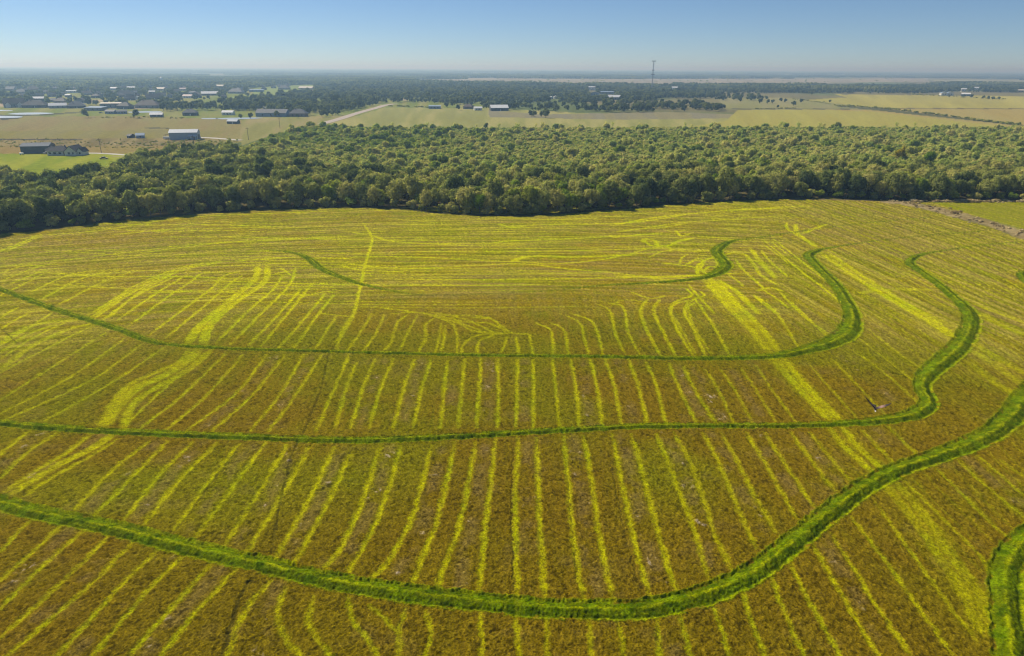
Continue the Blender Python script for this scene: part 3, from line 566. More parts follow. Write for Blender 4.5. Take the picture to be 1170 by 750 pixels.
# ------------------------------------------------------------------ trees
def leaf_mat(name, ca, cb, cc, trans=.52):
    k = N(name); oi = k.n('ShaderNodeObjectInfo'); geo = k.n('ShaderNodeNewGeometry')
    n1 = k.n('ShaderNodeTexNoise'); n1.inputs['Scale'].default_value = .012; n1.inputs['Detail'].default_value = 3; k.l(oi.outputs['Location'], n1.inputs['Vector'])
    ad = k.n('ShaderNodeMath', operation='ADD'); k.l(n1.outputs[0], ad.inputs[0])
    s1 = k.n('ShaderNodeMath', operation='MULTIPLY_ADD'); s1.inputs[1].default_value = .75; s1.inputs[2].default_value = -.375; k.l(oi.outputs['Random'], s1.inputs[0]); k.l(s1.outputs[0], ad.inputs[1])
    rp = k.n('ShaderNodeValToRGB'); e = rp.color_ramp.elements; e[0].position = .25; e[0].color = rgba(ca); e[1].position = .78; e[1].color = rgba(cc); m_ = e.new(.5); m_.color = rgba(cb)
    k.l(ad.outputs[0], rp.inputs[0])
    n2 = k.n('ShaderNodeTexNoise'); n2.inputs['Scale'].default_value = .9; k.l(geo.outputs['Position'], n2.inputs['Vector'])
    mr = k.n('ShaderNodeMapRange'); mr.inputs['From Min'].default_value = .3; mr.inputs['From Max'].default_value = .7; mr.inputs['To Min'].default_value = .6; mr.inputs['To Max'].default_value = 1.4; k.l(n2.outputs[0], mr.inputs[0])
    mu = k.n('ShaderNodeVectorMath', operation='SCALE'); k.l(rp.outputs[0], mu.inputs[0]); k.l(mr.outputs[0], mu.inputs['Scale'])
    d = k.n('ShaderNodeBsdfDiffuse'); t = k.n('ShaderNodeBsdfTranslucent'); k.l(mu.outputs[0], d.inputs[0])
    tm = k.n('ShaderNodeVectorMath', operation='MULTIPLY'); tm.inputs[1].default_value = (1.35, 1.5, .7); k.l(mu.outputs[0], tm.inputs[0]); k.l(tm.outputs[0], t.inputs[0])
    mx = k.n('ShaderNodeMixShader'); mx.inputs[0].default_value = trans; k.l(d.outputs[0], mx.inputs[1]); k.l(t.outputs[0], mx.inputs[2]); k.l(mx.outputs[0], k.o.inputs[0])
    return k.m
L_olive = leaf_mat('olive_foliage', (.25,.27,.075), (.38,.38,.11), (.52,.47,.165))
L_dark = leaf_mat('dark_foliage', (.12,.155,.052), (.21,.24,.075), (.32,.33,.105))
L_light = leaf_mat('light_green_foliage', (.24,.31,.035), (.32,.37,.045), (.40,.41,.06))
L_sap = leaf_mat('thicket_foliage', (.38,.43,.11), (.53,.52,.16), (.60,.54,.21), .52)
L_yel = leaf_mat('yellow_foliage', (.42,.34,.02), (.46,.38,.02), (.5,.4,.03))
L_brt = leaf_mat('bright_green_foliage', (.20,.29,.02), (.22,.31,.02), (.24,.33,.03))
L_far = leaf_mat('distant_foliage', (.08,.10,.04), (.14,.16,.055), (.23,.24,.075))
M_bark = mat('grey_bark', (.16, .13, .10), .9, .3, 2)
def crown(seed, hh, rad, z0, nl, nc, cs, m, flat=1.0, name='crown', core=.74):
    g = np.random.default_rng(seed); zc = (hh+z0)/2; hz = (hh-z0)/2
    L = []
    for i in range(nl):
        d = g.normal(size=3); d /= np.linalg.norm(d); d[2] = abs(d[2])*.9-.25 if g.random() < .75 else d[2]
        k = g.uniform(.35, .75); L.append((d[0]*rad*k, d[1]*rad*k, zc+d[2]*hz*k*flat, rad*g.uniform(.30, .52)))
    L.append((0, 0, zc, rad*.55)); L = np.array(L)
    li = g.choice(len(L), nc, p=(L[:, 3]**2)/(L[:, 3]**2).sum())
    d = g.normal(size=(nc, 3)); d[:, 2] += .25; d /= np.linalg.norm(d, axis=1)[:, None]
    lr = L[li, 3]; sq = np.array([1, 1, min(1.25, max(.6, hz/rad))])
    p = L[li, :3]+d*sq*lr[:, None]*g.uniform(.72, 1.10, nc)[:, None]
    out = (p-np.array([0, 0, zc-hz*.3])); out /= np.linalg.norm(out, axis=1)[:, None]
    p[:, 2] = np.clip(p[:, 2], z0*.6+.15, None)
    nrm = d*.7+out*.4+g.normal(size=(nc, 3))*.38+np.array([0, 0, .45]); nrm /= np.linalg.norm(nrm, axis=1)[:, None]
    u = np.cross(nrm, g.normal(size=(nc, 3))); u /= np.linalg.norm(u, axis=1)[:, None]; v = np.cross(nrm, u)
    s = cs*g.uniform(.6, 1.3, nc)[:, None]; s2 = s*g.uniform(.5, .9, nc)[:, None]
    q4 = np.stack([p-u*s-v*s2*.3, p-u*s*.2-v*s2, p+u*s+v*s2*.2, p+u*s*.1+v*s2], 1).reshape(-1, 3)
    f = np.arange(nc*4).reshape(-1, 4)
    # inner leafy mass so the crown is not see-through
    vs_, fs_ = [q4], [f]; base = nc*4
    for (a, b2, c_, rl) in L:
        uu = np.array([(math.cos(t)*math.cos(s_), math.sin(t)*math.cos(s_), math.sin(s_)) for s_ in np.linspace(-1.4, 1.4, 5) for t in np.linspace(0, 2*math.pi, 7)[:-1]])
        pp = np.array([a, b2, c_])+uu*sq*rl*core*g.uniform(.85, 1.1, (len(uu), 1)); pp[:, 2] = np.clip(pp[:, 2], .1, None)
        vs_.append(pp); fs_.append(np.array([(base+j*6+i, base+j*6+(i+1) % 6, base+(j+1)*6+(i+1) % 6, base+(j+1)*6+i) for j in range(4) for i in range(6)])); base += len(uu)
    return mesh_np(name, np.vstack(vs_), np.vstack(fs_), [m])
def trunk_mesh(seed, hh, r):
    g = random.Random(seed); mb = MB(); top = hh*.6
    mb.tube((0, 0, -.3), (.1, .05, top*.5), r, r*.72, 7); mb.tube((.1, .05, top*.5), (.25, -.1, top), r*.72, r*.4, 7)
    for i in range(4):
        a = g.uniform(0, 6.28); z = top*g.uniform(.45, .85); l = hh*.28
        mb.tube((.1, 0, z), (math.cos(a)*l*.7, math.sin(a)*l*.7, z+l*.7), r*.4, r*.14, 5)
    me = bpy.data.meshes.new('trunk'); me.from_pydata(mb.v, [], mb.f); me.materials.append(M_bark); return me
# kinds used along the wood's edge: (crown mesh, trunk mesh)
def kind(seed, hh, rad, z0, m, nl=14, nc=1500, cs=.42): return crown(seed, hh, rad, z0, nl, nc, cs, m), trunk_mesh(seed, hh, .24*hh/12)
K_ol = [kind(1, 12.5, 5.4, .6, L_olive), kind(2, 10.5, 4.8, .4, L_olive), kind(3, 13.8, 5.0, .8, L_olive, 16)]
K_dk = [kind(5, 12.0, 5.0, .5, L_dark), kind(6, 14.0, 5.6, .8, L_dark, 17, 1700)]
K_lt = [kind(8, 9.5, 4.0, .4, L_light, 12, 1300), kind(9, 11.5, 4.4, .5, L_light, 13, 1400)]
K_bu = [kind(10, 5.2, 3.2, .1, L_olive, 9, 800, .34), kind(12, 4.2, 2.8, .1, L_light, 8, 700, .34)]
K_yl = kind(13, 11, 3.6, 1, L_yel, 10, 900, .4); K_br = kind(14, 12, 4.6, 1, L_brt, 12, 1300, .4)
K_bare = (crown(15, 8.5, 2.9, 1.6, 9, 420, .24, L_sap, core=.25), trunk_mesh(15, 8.5, .13))
def tree(name, kd, x, y, s, rz, label, group=None, cat='tree', sz=None):
    t = empty(name, (x, y, 0), rz); t.scale = (s, s, sz or s); tag(t, label, cat, group)
    obj('trunk', kd[1], t); c_ = obj('crown', kd[0], t); return c_
def edge_dist(x, y):
    return np.hypot(x, y)-np.interp(np.arctan2(x, y), EDGE_AZ, EDGE_R)
# candidate points in the wood: jittered world grid, tighter in the low thicket behind
def jgrid(x0, x1, y0, y1, s, g):
    a, b = np.meshgrid(np.arange(x0, x1, s), np.arange(y0, y1, s)); b = b.astype(float); a = a.astype(float)+(np.round(b/s) % 2)*s*.5
    return a.ravel()+g.uniform(-.42, .42, a.size)*s, b.ravel()+g.uniform(-.42, .42, a.size)*s
g = np.random.default_rng(5)
X1, Y1 = jgrid(-620, 900, 200, 820, 6.6, g); m = inpoly(X1, Y1, wood_poly); X1, Y1 = X1[m], Y1[m]
ed = edge_dist(X1, Y1); px1, py1 = PX(X1, Y1)
# tall belt depth: to photo row ~ 196 in the middle, whole wood at left
tall_row = np.interp(px1, [0, 200, 330, 450, 600, 800, 1000, 1170], [150, 160, 196, 212, 211, 208, 203, 201])
tall = (py1+(fbm(X1*.02, Y1*.02, 5, 3)-.5)*26 > tall_row)
X1, Y1, ed, px1, py1 = X1[tall], Y1[tall], ed[tall], px1[tall], py1[tall]
ok = ed > 2.2; X1, Y1, ed, px1, py1 = X1[ok], Y1[ok], ed[ok], px1[ok], py1[ok]
inview = (px1 > -12) & (px1 < 1182)
order = np.argsort(np.where(inview, ed, 1e6)); NIND = 215
kn = fbm(X1*.025, Y1*.025, 77, 2)*.6+rng.random(len(X1))*.4
kindi = np.where(kn < .40, 1, np.where(kn < .66, 0, np.where(kn < .78, 2, 0)))
lblE = {0: ('grey olive rounded tree in the front ranks of the wood facing the field', 'grey olive trees along the wood edge'),
        1: ('dark green dense tree in the front ranks of the wood facing the field', 'dark green trees along the wood edge'),
        2: ('light green tree in the front ranks of the wood facing the field', 'light green trees along the wood edge')}
src = {}
for i in order[:NIND]:
    k = int(kindi[i]); fam = (K_ol, K_dk, K_lt)[k]; j = random.randrange(len(fam))
    s = random.uniform(.78, 1.12)*(1.0 if ed[i] > 6 else .9)
    c_ = tree('woodland_tree', fam[j], X1[i], Y1[i], s, random.uniform(0, 6.28), lblE[k][0], lblE[k][1], sz=s*random.uniform(.88, 1.12))
    src.setdefault((k, j), c_)
rest = order[NIND:]
# bushes along the foot of the wood
fe = front_w[(np.abs(np.arctan2(front_w[:, 0], front_w[:, 1])) < R_(40))]
L_acc = np.concatenate([[0], np.cumsum(np.hypot(*np.diff(fe, axis=0).T))])
nb_ = 0
for t in np.arange(3, L_acc[-1], 5.6):
    x = np.interp(t+random.uniform(-3, 3), L_acc, fe[:, 0]); y = np.interp(t, L_acc, fe[:, 1])
    r_ = math.hypot(x, y); k_ = (r_+random.uniform(1.0, 3.5))/r_; x *= k_; y *= k_
    a_, b_2 = PX(x, y)
    if not -5 < a_ < 1175: continue
    j = 0 if random.random() < .7 else 1; s = random.uniform(.6, 1.15)
    c_ = tree('bush', K_bu[j], x, y, s, random.uniform(0, 6.28), ['dull olive bush at the foot of the wood beside the field', 'pale green bush at the foot of the wood beside the field'][j],
              ['olive bushes at the foot of the wood', 'pale bushes at the foot of the wood'][j], 'bush')
    src.setdefault((3, j), c_); nb_ += 1
# single trees that stand out
def at(px, py): p = P(px, py); return float(p[0]), float(p[1])
for kd, a, b, s, lab in [(K_yl, 1027, 186, 1.1, 'bright yellow crowned tree in the wood, left of the two yellow ones'), (K_yl, 1141, 207, 1.05, 'bright yellow crowned tree in the wood near the right margin'),
                         (K_br, 1060, 191, 1.0, 'vivid green tree in the wood between the two yellow crowned trees'), (K_br, 548, 243.5, .82, 'vivid green tree at the foot of the wood above the field middle'),
                         (K_dk[1], 235, 189, 1.15, 'big dark round tree in the wood below the barn driveway'), (K_dk[0], 262, 206, 1.2, 'large dark spreading tree in the wood right of the big dark round one'),
                         (K_dk[1], 300, 199, .95, 'dark tree in the left part of the wood beside yellowish thicket'), (K_dk[1], 957, 150.5, .8, 'dark leaning evergreen rising over the back edge of the wood'),
                         (K_dk[0], 555, 148.5, .6, 'dark tree alone behind the wood on the pale field edge'), (K_br, 508, 192, .7, 'vivid green tree deep inside the wood left of middle')]:
    x, y = at(a, b); tree('woodland_tree', kd, x, y, s, random.uniform(0, 6.28), lab)
nbare = 0
for a in [448,488,545,570,590,592,612,620,632,640,693,700,731,783,790,815,875,878,884,890,893,912,936,940,1010,1024,1045,1075,1092]:
    x, y = at(a, random.uniform(146, 150)); tree('sparse_tree', K_bare, x, y, random.uniform(.7, 1.2), random.uniform(0, 6.28), 'thin sparse tree sticking up at the back edge of the wood', 'sparse trees on the back edge of the wood')
def scatter(name, pts, rz, sc, pk, sources, label):
    me = bpy.data.meshes.new(name); n = len(pts); me.vertices.add(n); me.vertices.foreach_set('co', np.asarray(pts, np.float32).ravel())
    for nm, ty, d in (('rz', 'FLOAT', rz), ('sz', 'FLOAT', sc), ('pk', 'INT', pk)):
        a = me.attributes.new(nm, ty, 'POINT'); a.data.foreach_set('value', np.asarray(d, np.float32 if ty == 'FLOAT' else np.int32))
    o = obj(name, me); tag(o, label, kind='stuff')
    ng = bpy.data.node_groups.new(name, 'GeometryNodeTree'); ng.interface.new_socket('Geometry', in_out='INPUT', socket_type='NodeSocketGeometry'); ng.interface.new_socket('Geometry', in_out='OUTPUT', socket_type='NodeSocketGeometry')
    nd = ng.nodes; i_ = nd.new('NodeGroupInput'); o_ = nd.new('NodeGroupOutput'); jn = nd.new('GeometryNodeJoinGeometry')
    def att(nm, ty):
        a = nd.new('GeometryNodeInputNamedAttribute'); a.data_type = ty; a.inputs['Name'].default_value = nm; return [s for s in a.outputs if s.enabled and s.name == 'Attribute'][0]
    ar = att('rz', 'FLOAT'); asz = att('sz', 'FLOAT'); ap = att('pk', 'INT')
    cx = nd.new('ShaderNodeCombineXYZ'); ng.links.new(ar, cx.inputs[2])
    for k, sob in enumerate(sources):
        oi = nd.new('GeometryNodeObjectInfo'); oi.inputs['Object'].default_value = sob; oi.inputs['As Instance'].default_value = True
        cp = nd.new('FunctionNodeCompare'); cp.data_type = 'INT'; cp.operation = 'EQUAL'; ii = [s for s in cp.inputs if s.enabled]; ng.links.new(ap, ii[0]); ii[1].default_value = k
        ip = nd.new('GeometryNodeInstanceOnPoints'); ng.links.new(i_.outputs[0], ip.inputs['Points']); ng.links.new(cp.outputs[0], ip.inputs['Selection']); ng.links.new(oi.outputs['Geometry'], ip.inputs['Instance'])
        ng.links.new(cx.outputs[0], ip.inputs['Rotation']); ng.links.new(asz, ip.inputs['Scale']); ng.links.new(ip.outputs[0], jn.inputs[0])
    ng.links.new(jn.outputs[0], o_.inputs[0]); md = o.modifiers.new('scatter', 'NODES'); md.node_group = ng; return o
keys = sorted(src.keys()); SRC = [src[k] for k in keys]; kid = {k: i for i, k in enumerate(keys)}
pk = np.array([kid.get((int(kindi[i]), int(i) % len((K_ol, K_dk, K_lt)[int(kindi[i])])), 0) for i in rest])
scatter('dense_woodland', np.c_[X1[rest], Y1[rest], np.full(len(rest), -.1)], rng.uniform(0, 6.28, len(rest)), rng.uniform(.72, 1.12, len(rest)), pk, SRC, 'dense mixed wood behind its front ranks of trees')
# thicket: low young trees behind the tall belt
def bush_src(nm, seed, hh, rad, m, x, y, lab, nc=520, cs=.30):
    c_ = tree(nm, (crown(seed, hh, rad, .2, 8, nc, cs, m), trunk_mesh(seed, hh, .1)), x, y, 1, 0, lab, cat='young tree'); return c_
X2, Y2 = jgrid(-560, 1000, 300, 830, 3.0, g); m = inpoly(X2, Y2, wood_poly); X2, Y2 = X2[m], Y2[m]; px2, py2 = PX(X2, Y2)
tr2 = np.interp(px2, [0, 200, 330, 450, 600, 800, 1000, 1170], [150, 160, 196, 212, 211, 208, 203, 201])
m = (py2+(fbm(X2*.02, Y2*.02, 5, 3)-.5)*26 < tr2+5) & (px2 > -150) & (px2 < 1330) & (fbm(X2*.03, Y2*.03, 15, 2) > .22); X2, Y2 = X2[m], Y2[m]
p_ = at(420, 172); q_ = at(640, 172); p3 = at(850, 175)
TS = [bush_src('young_tree', 31, 5.6, 2.5, L_sap, *p_, 'yellowish young tree in the low thicket, left of centre'), bush_src('young_tree', 32, 6.8, 2.6, L_sap, *q_, 'yellowish young tree in the low thicket, middle of the wood'), bush_src('young_tree', 33, 6.0, 2.9, L_light, *p3, 'fresh green young tree in the low thicket, right of centre')]
n2 = len(X2); gr = fbm(X2*.008, Y2*.008, 19, 2)
pk2 = np.where(rng.random(n2) < np.where((px2[m] < 520) & (py2[m] < 172), .7, .12), 2, rng.integers(0, 2, n2))
s2_ = rng.uniform(.45, .9, n2)*(1+.9*(rng.random(n2) > .965))
scatter('young_thicket', np.c_[X2, Y2, np.full(n2, -.1)], rng.uniform(0, 6.28, n2), s2_, pk2, TS, 'low yellowish thicket of young trees covering the back of the wood')

# ------------------------------------------------------------------ houses (table: see builder)
def windows(root, w, d, h, n, side, m, zc=1.5, ww=1.3, hh=1.3):
    for i in range(n):
        u = (i+.5)/n*2-1
        mb = MB()
        if side == 'f': mb.box(u*w/2*.82-ww/2, u*w/2*.82+ww/2, -d/2-.05, -d/2+.05, zc-hh/2, zc+hh/2)
        elif side == 'r': mb.box(w/2-.05, w/2+.05, u*d/2*.8-ww/2, u*d/2*.8+ww/2, zc-hh/2, zc+hh/2)
        else: mb.box(-w/2-.05, -w/2+.05, u*d/2*.8-ww/2, u*d/2*.8+ww/2, zc-hh/2, zc+hh/2)
        mb.build('window', m, root)
WALL = {'white': (.72,.72,.70), 'cream': (.62,.55,.42), 'grey': (.22,.23,.24), 'dark': (.07,.075,.085), 'blue': (.22,.29,.38), 'brown': (.19,.14,.10), 'brick': (.30,.17,.12), 'tan': (.45,.36,.25)}
ROOF = {'white': (.80,.80,.78), 'cream': (.66,.58,.45), 'grey': (.12,.125,.135), 'dark': (.035,.035,.042), 'blue': (.26,.34,.44), 'brown': (.09,.065,.055), 'silver': (.5,.53,.56), 'pink': (.70,.56,.50)}
M_win = mat('dark_window_glass', (.03,.04,.05), .15, .1); M_door = mat('brown_door', (.16,.10,.07), .6); M_bay = mat('pale_bay_door', (.60,.60,.58), .6)
HBOX = []
def house(x0, x1, by, wall, roof, style, label, name='house', cat='house', h=3.0, rh=None, d=None, yaw=0, n=3):
    cx = (x0+x1)/2; k = ppm(cx, by); w = (x1-x0)/k; x, y = at(cx, by); d = d or min(max(w*.62, 7), 18)
    yy = y+d/2; HBOX.append((x0, x1, by)); h *= 1.15; rh = rh or min(w, d)*(.42 if wall in ('dark','grey','brown') and roof in ('dark','grey','brown') else .24)
    t = empty(name, (x*(yy/y), yy, 0), yaw-math.atan2(x, y)*.35+(math.sin(x0*12.9+by*3.1)*.32)); tag(t, label, cat)
    mw = mat(wall+'_wall', WALL[wall], .85); mr = mat(roof+'_roof', ROOF[roof], .7)
    if style == 'hip':
        MB().box(-w/2, w/2, -d/2, d/2, -.2, h).build('wall', mw, t); MB().hip_roof(w, d, h, rh).build('roof', mr, t)
    elif style == 'flat':
        MB().box(-w/2, w/2, -d/2, d/2, -.2, h).build('wall', mw, t)
        MB().add([(-w/2-.4,-d/2-.4,h+.02),(w/2+.4,-d/2-.4,h+.02),(w/2+.4,d/2+.4,h+1.0),(-w/2-.4,d/2+.4,h+1.0),(-w/2-.4,-d/2-.4,h+.22),(w/2+.4,-d/2-.4,h+.22),(w/2+.4,d/2+.4,h+1.2),(-w/2-.4,d/2+.4,h+1.2)],
                 [(0,3,2,1),(4,5,6,7),(0,1,5,4),(1,2,6,5),(2,3,7,6),(3,0,4,7)]).build('roof', mr, t)
    else:
        al = 'y' if style == 'gabley' else 'x'
        MB().gable_wall(w, d, h, rh, along=al).build('wall', mw, t); MB().gable_roof(w, d, h, rh, along=al).build('roof', mr, t)
    if n: windows(t, w, d, h, n, 'f', M_win, zc=h*.52, ww=min(1.6, w/8), hh=h*.4)
    MB().box(w*.02, w*.02+min(1.2, w*.1), -d/2-.06, -d/2+.04, .05, min(2.2, h*.8)).build('door', M_door if wall != 'dark' else M_bay, t)
    if style in ('hip', 'gable') and w > 14 and name == 'house': MB().box(-w*.2, -w*.2+.9, -.45, .45, h+.3, h+rh+1.0).build('chimney', mat('brick_chimney', (.28,.18,.14), .9), t)
    return t, w, d
HT = [
 (7.5,28,123.2,'grey','dark','gable','large grey house with dark roof and twin front gables above the long pond','house',5.2),
 (29.5,54,123.5,'dark','dark','hip','wide house almost all dark hipped roof, right of the twin gabled one','house',3.2),
 (58,75.5,124,'grey','silver','gable','grey shed with pale silver roof between two dark roofed houses','shed',3.4),
 (78.5,97,124,'dark','grey','hip','low dark house with grey hipped roof right of the silver roofed shed','house',3.0),
 (38,50,116.2,'dark','white','gable','white roofed barn peeking over the wide dark hipped house','barn',4.5),
 (64,78,118.4,'brown','brown','hip','brown roofed house behind the silver roofed shed','house',3.2),
 (87,99,118.2,'grey','dark','gabley','dark steep gabled house behind the low grey hipped one','house',3.4),
 (59,65,116.8,'grey','grey','gable','tiny grey cottage between the white roofed barn and brown roof','house',3.0),
 (75.5,81.5,111.2,'grey','white','gable','small shed with bright white roof behind the brown roofed house','shed',3.4),
 (74,89.5,106.4,'white','silver','flat','long low pale building behind the small bright white shed','building',4.0),
 (92.3,96.5,99.8,'white','white','gable','lone small white hut among distant trees above the pale long building','hut',4.5),
 (19,31,107.3,'grey','grey','hip','distant grey house with hipped roof at far left of the village','house',3.5),
 (8,19,104,'grey','grey','gable','distant green grey roofed house near the left margin','house',3.5),
 (32,45,104.2,'brown','brown','hip','distant brown roofed house right of two grey ones','house',3.6),
 (115,129.5,100.2,'white','white','gable','very long white roofed hall at the back of the village','hall',5.0),
 (126.5,135,103.2,'blue','white','gable','white roofed building just in front of the long white hall','building',4.0),
 (146,154.8,102.4,'grey','white','gable','narrow white roofed shed right of the long white hall','shed',4.0),
 (179,189.5,103.8,'tan','cream','gable','cream roofed building near the small white water tank','building',4.0),
 (171,177.5,107.4,'dark','white','gable','white roofed shed with dark front right of the village lawn','shed',4.2),
 (134,152.5,109.9,'dark','dark','hip','broad dark roofed house on the green village lawn','house',3.2),
 (143,154.5,115,'dark','dark','gable','low dark house below the broad dark roofed one','house',3.0),
 (117,138,124,'grey','cream','flat','large grey house with long flat cream roof','house',6.0),
 (136,151.5,124.8,'dark','dark','hip','dark hipped house adjoining the cream roofed one on the right','house',3.6),
 (100,120,126.8,'grey','blue','flat','blue grey low shed left of the cream roofed house','shed',3.6),
 (122,133.2,130.4,'blue','grey','gable','left one of two joined long low grey sheds above the tan pasture','shed',2.8),
 (134.4,145,130.4,'blue','grey','gable','right one of two joined long low grey sheds above the tan pasture','shed',2.8),
 (157.5,183,124,'grey','brown','hip','large house with brown grey hipped roof left of the tree clump','house',3.6),
 (168,184,114,'dark','dark','gable','dark long roofed house above the brown grey hipped one','house',3.2),
 (155.3,159.3,114,'white','white','gabley','tiny white gabled outbuilding beside the low dark house','shed',4.2),
 (173,186,134.3,'dark','white','gable','dark open shed with bright white roof on the tan pasture','shed',2.8),
 (210.5,225.5,132.4,'dark','grey','hip','grey hipped house in front of the tree clump','house',3.2),
 (255,267.5,131.8,'white','white','gable','white shed with white roof right of the tree clump','shed',3.0),
 (261,273,141.8,'dark','silver','gable','small dark cabin with pale roof alone on the tan pasture','cabin',2.4),
 (231,249,109.4,'dark','white','gable','long white roofed barn with dark front on the far green','barn',3.6),
 (210,220.5,112.4,'white','pink','gable','pinkish roofed white building behind the tree clump','building',3.6),
 (247.5,256.5,100.4,'grey','cream','gable','distant cream roofed shed among trees right of the village','shed',4.0),
 (205,213.5,104,'tan','pink','gable','distant pinkish roofed house behind the village','house',4.0),
 (216,226,108.4,'blue','grey','hip','blue grey house between the pink roof and long white barn','house',4.0),
 (262,279.5,107.2,'grey','grey','hip','grey hipped house at the left end of the far green meadow','house',3.6),
 (295,330,133.6,'blue','grey','gable','very long pale blue building beside the trees left of the road','building',4.0),
 (332,351,133.6,'brown','grey','hip','grey brown hipped house at the right end of the long blue building','house',3.4),
 (300.5,307,126.4,'white','white','gable','small white roofed shed behind the long blue building','shed',3.6),
 (285.5,301,105.2,'blue','blue','flat','blue grey flat roofed building on the far green meadow','building',4.0),
 (319,331,102.6,'grey','grey','hip','grey house in the middle of the far green meadow','house',3.8),
 (342,359,102.6,'tan','cream','gable','long tan building at the right of the far green meadow','building',3.8),
 (490,503.5,124.6,'blue','blue','flat','long low pale blue roof on the lawn behind the road','shed',3.2),
 (541.5,550.5,126.4,'white','white','gable','small white house left of the long white roofed shed','house',3.0),
 (560,580,127,'dark','white','gable','long dark shed with bright white roof behind the pale field','shed',3.8),
 (530,541,124.8,'brown','brown','hip','brown roofed house left of the small white one','house',3.0),
 (672,680.5,103.4,'white','white','flat','tall white boxy building among the middle trees','building',8.0),
 (674.5,684.5,109.6,'blue','grey','gabley','blue grey gabled building in front of the tall white box','building',5.0),
 (686,701.5,108,'grey','blue','flat','wide flat grey building right of the blue grey gable','building',5.0),
 (694,708.5,114.2,'blue','white','gable','long bright white roofed building nearest the middle trees','building',4.4),
 (628,632,113.6,'white','white','gabley','left one of two small white tents among trees','tent',3.4),
 (632.8,636.8,113.2,'white','white','gabley','right one of two small white tents among trees','tent',3.8),
 (767.5,774,103,'white','white','gable','white building alone among trees right of the mast','building',6.0),
 (977,987.5,104.6,'dark','cream','gable','long cream roofed shed before the dark tree line at right','shed',5.5),
 (1074,1080.5,109.6,'white','blue','gabley','left one of two joined white gabled barns on the right','barn',6.0),
 (1081,1088,109.6,'white','blue','gabley','right one of two joined white gabled barns on the right','barn',6.0),
 (1098,1103.5,104.8,'white','white','gable','white building just behind the right hand barns','building',6.0),
 (1113,1117.5,102.8,'white','white','gable','farther white building right of the barns','building',6.0),
 (1098.5,1107.5,110,'dark','white','gable','dark fronted shed with white roof right of the white barns','shed',4.0),
 (1162,1169,105.8,'tan','cream','gable','tan building close to the right margin','building',5.0),
]
for i, hrow in enumerate(HT):
    x0, x1, by, wl, rf_, stl, lab, cat, hh = hrow
    t, w, d = house(x0, x1, by, wl, rf_, stl, lab, name=cat, cat=cat, h=hh, n=(3 if x1-x0 > 9 else 2))
    if i == 0:
        for sx in (-.28, .28):
            dm = MB().gable_wall(w*.24, 4, 5.0, 2.6, x0=sx*w, y0=-d/2-1.0, along='y').build('gable_bay', mat('white_wall', WALL['white']), t)
            MB().gable_roof(w*.24, 4, 5.0, 2.6, x0=sx*w, y0=-d/2-1.0, along='y').build('roof', mat('dark_roof', ROOF['dark']), dm)
for i in range(95):
    a = random.uniform(2, 330); b = random.uniform(97.5, 113) if a < 260 else random.uniform(98, 104); wp = random.uniform(4.5, 9)*(.7 if b < 104 else 1)
    if any(c0-wp-1 < a < c1+1 and abs(b-cb) < 1.5 for (c0, c1, cb) in HBOX): continue
    house(a, a+wp, b, random.choice(['grey', 'dark', 'brown', 'dark']), random.choice(['dark', 'grey', 'dark', 'brown']), random.choice(['hip', 'gable', 'gabley']), 'tiny dark roofed house half hidden among the trees behind the village', h=3.6, n=2)[0]['group'] = 'tiny dark roofed houses behind the village'
# ---- dark barn
M_dbarn = mat('dark_metal_cladding', (.075,.08,.085), .6); M_droof = mat('dark_shingle', (.045,.045,.05), .9, .3, 2); M_white = mat('white_render', (.60,.60,.58), .8); M_sil = mat('silver_roof_metal', (.55,.58,.62), .45, .08)
x, y = at(37, 175.5); t = tag(empty('barn', (x+1, y+6, 0), R_(14)), 'dark grey metal barn left of the white walled farmhouse', 'barn'); HBOX.append((22, 52, 176))
MB().gable_wall(18.5, 13, 5.0, 1.9, along='x').build('wall', M_dbarn, t); MB().gable_roof(18.5, 13, 5.0, 1.9, along='x', ov=.35).build('roof', mat('slate_metal_roof', (.12,.135,.16), .8), t)
for i in range(2): MB().box(9.2, 9.31, -4.6+i*5, -1+i*5, .1, 3.6).build('door', mat('grey_roller_door', (.16,.17,.18)), t)
MB().box(-9.31, -9.2, -1.5, 1.5, .1, 3.4).build('door', mat('grey_roller_door', (.16,.17,.18)), t)
# ---- farmhouse
x, y = at(74, 178); t = tag(empty('farmhouse', (x, y+5, 0), R_(4)), 'white walled farmhouse with dark shingle roofs beside the dark barn', 'house'); HBOX.append((52, 95, 178.5))
mb = MB(); mb.box(-12.5, 1, -4.5, 6.5, -.2, 3); mb.gable_wall(8, 13, 3.0, 3.6, x0=4.6, y0=0, along='y'); mb.gable_wall(4.2, 8, 2.9, 2.4, x0=10.6, y0=-1.5, along='y'); mb.build('wall', M_white, t)
MB().hip_roof(14.2, 11, 3.05, 3.2, x0=-5.6, y0=1).build('roof', M_droof, t)
MB().gable_roof(8, 13, 3.0, 3.6, x0=4.6, y0=0, along='y').build('roof', M_droof, t); MB().gable_roof(4.2, 8, 2.9, 2.4, x0=10.6, y0=-1.5, along='y').build('roof', M_droof, t)
MB().hip_roof(7, 6, 3.0, 2.4, x0=-13.5, y0=5).build('roof', M_droof, t); MB().box(-16, -12.6, 2.6, 7.4, -.2, 2.95).build('wall', M_white, t)
for (a, b, c0) in [(-10.6,-4.56,1.6),(-7.2,-4.56,1.8),(-3.6,-4.56,1.8),(3.6,-6.56,1.5),(6.4,-6.56,1.0),(10.6,-5.56,1.2)]:
    wf = MB().box(a-c0/2-.12, a+c0/2+.12, b, b+.08, .9, 2.5).build('window', M_white, t); MB().box(a-c0/2, a+c0/2, b-.03, b+.05, 1.0, 2.4).build('pane', M_win, wf)
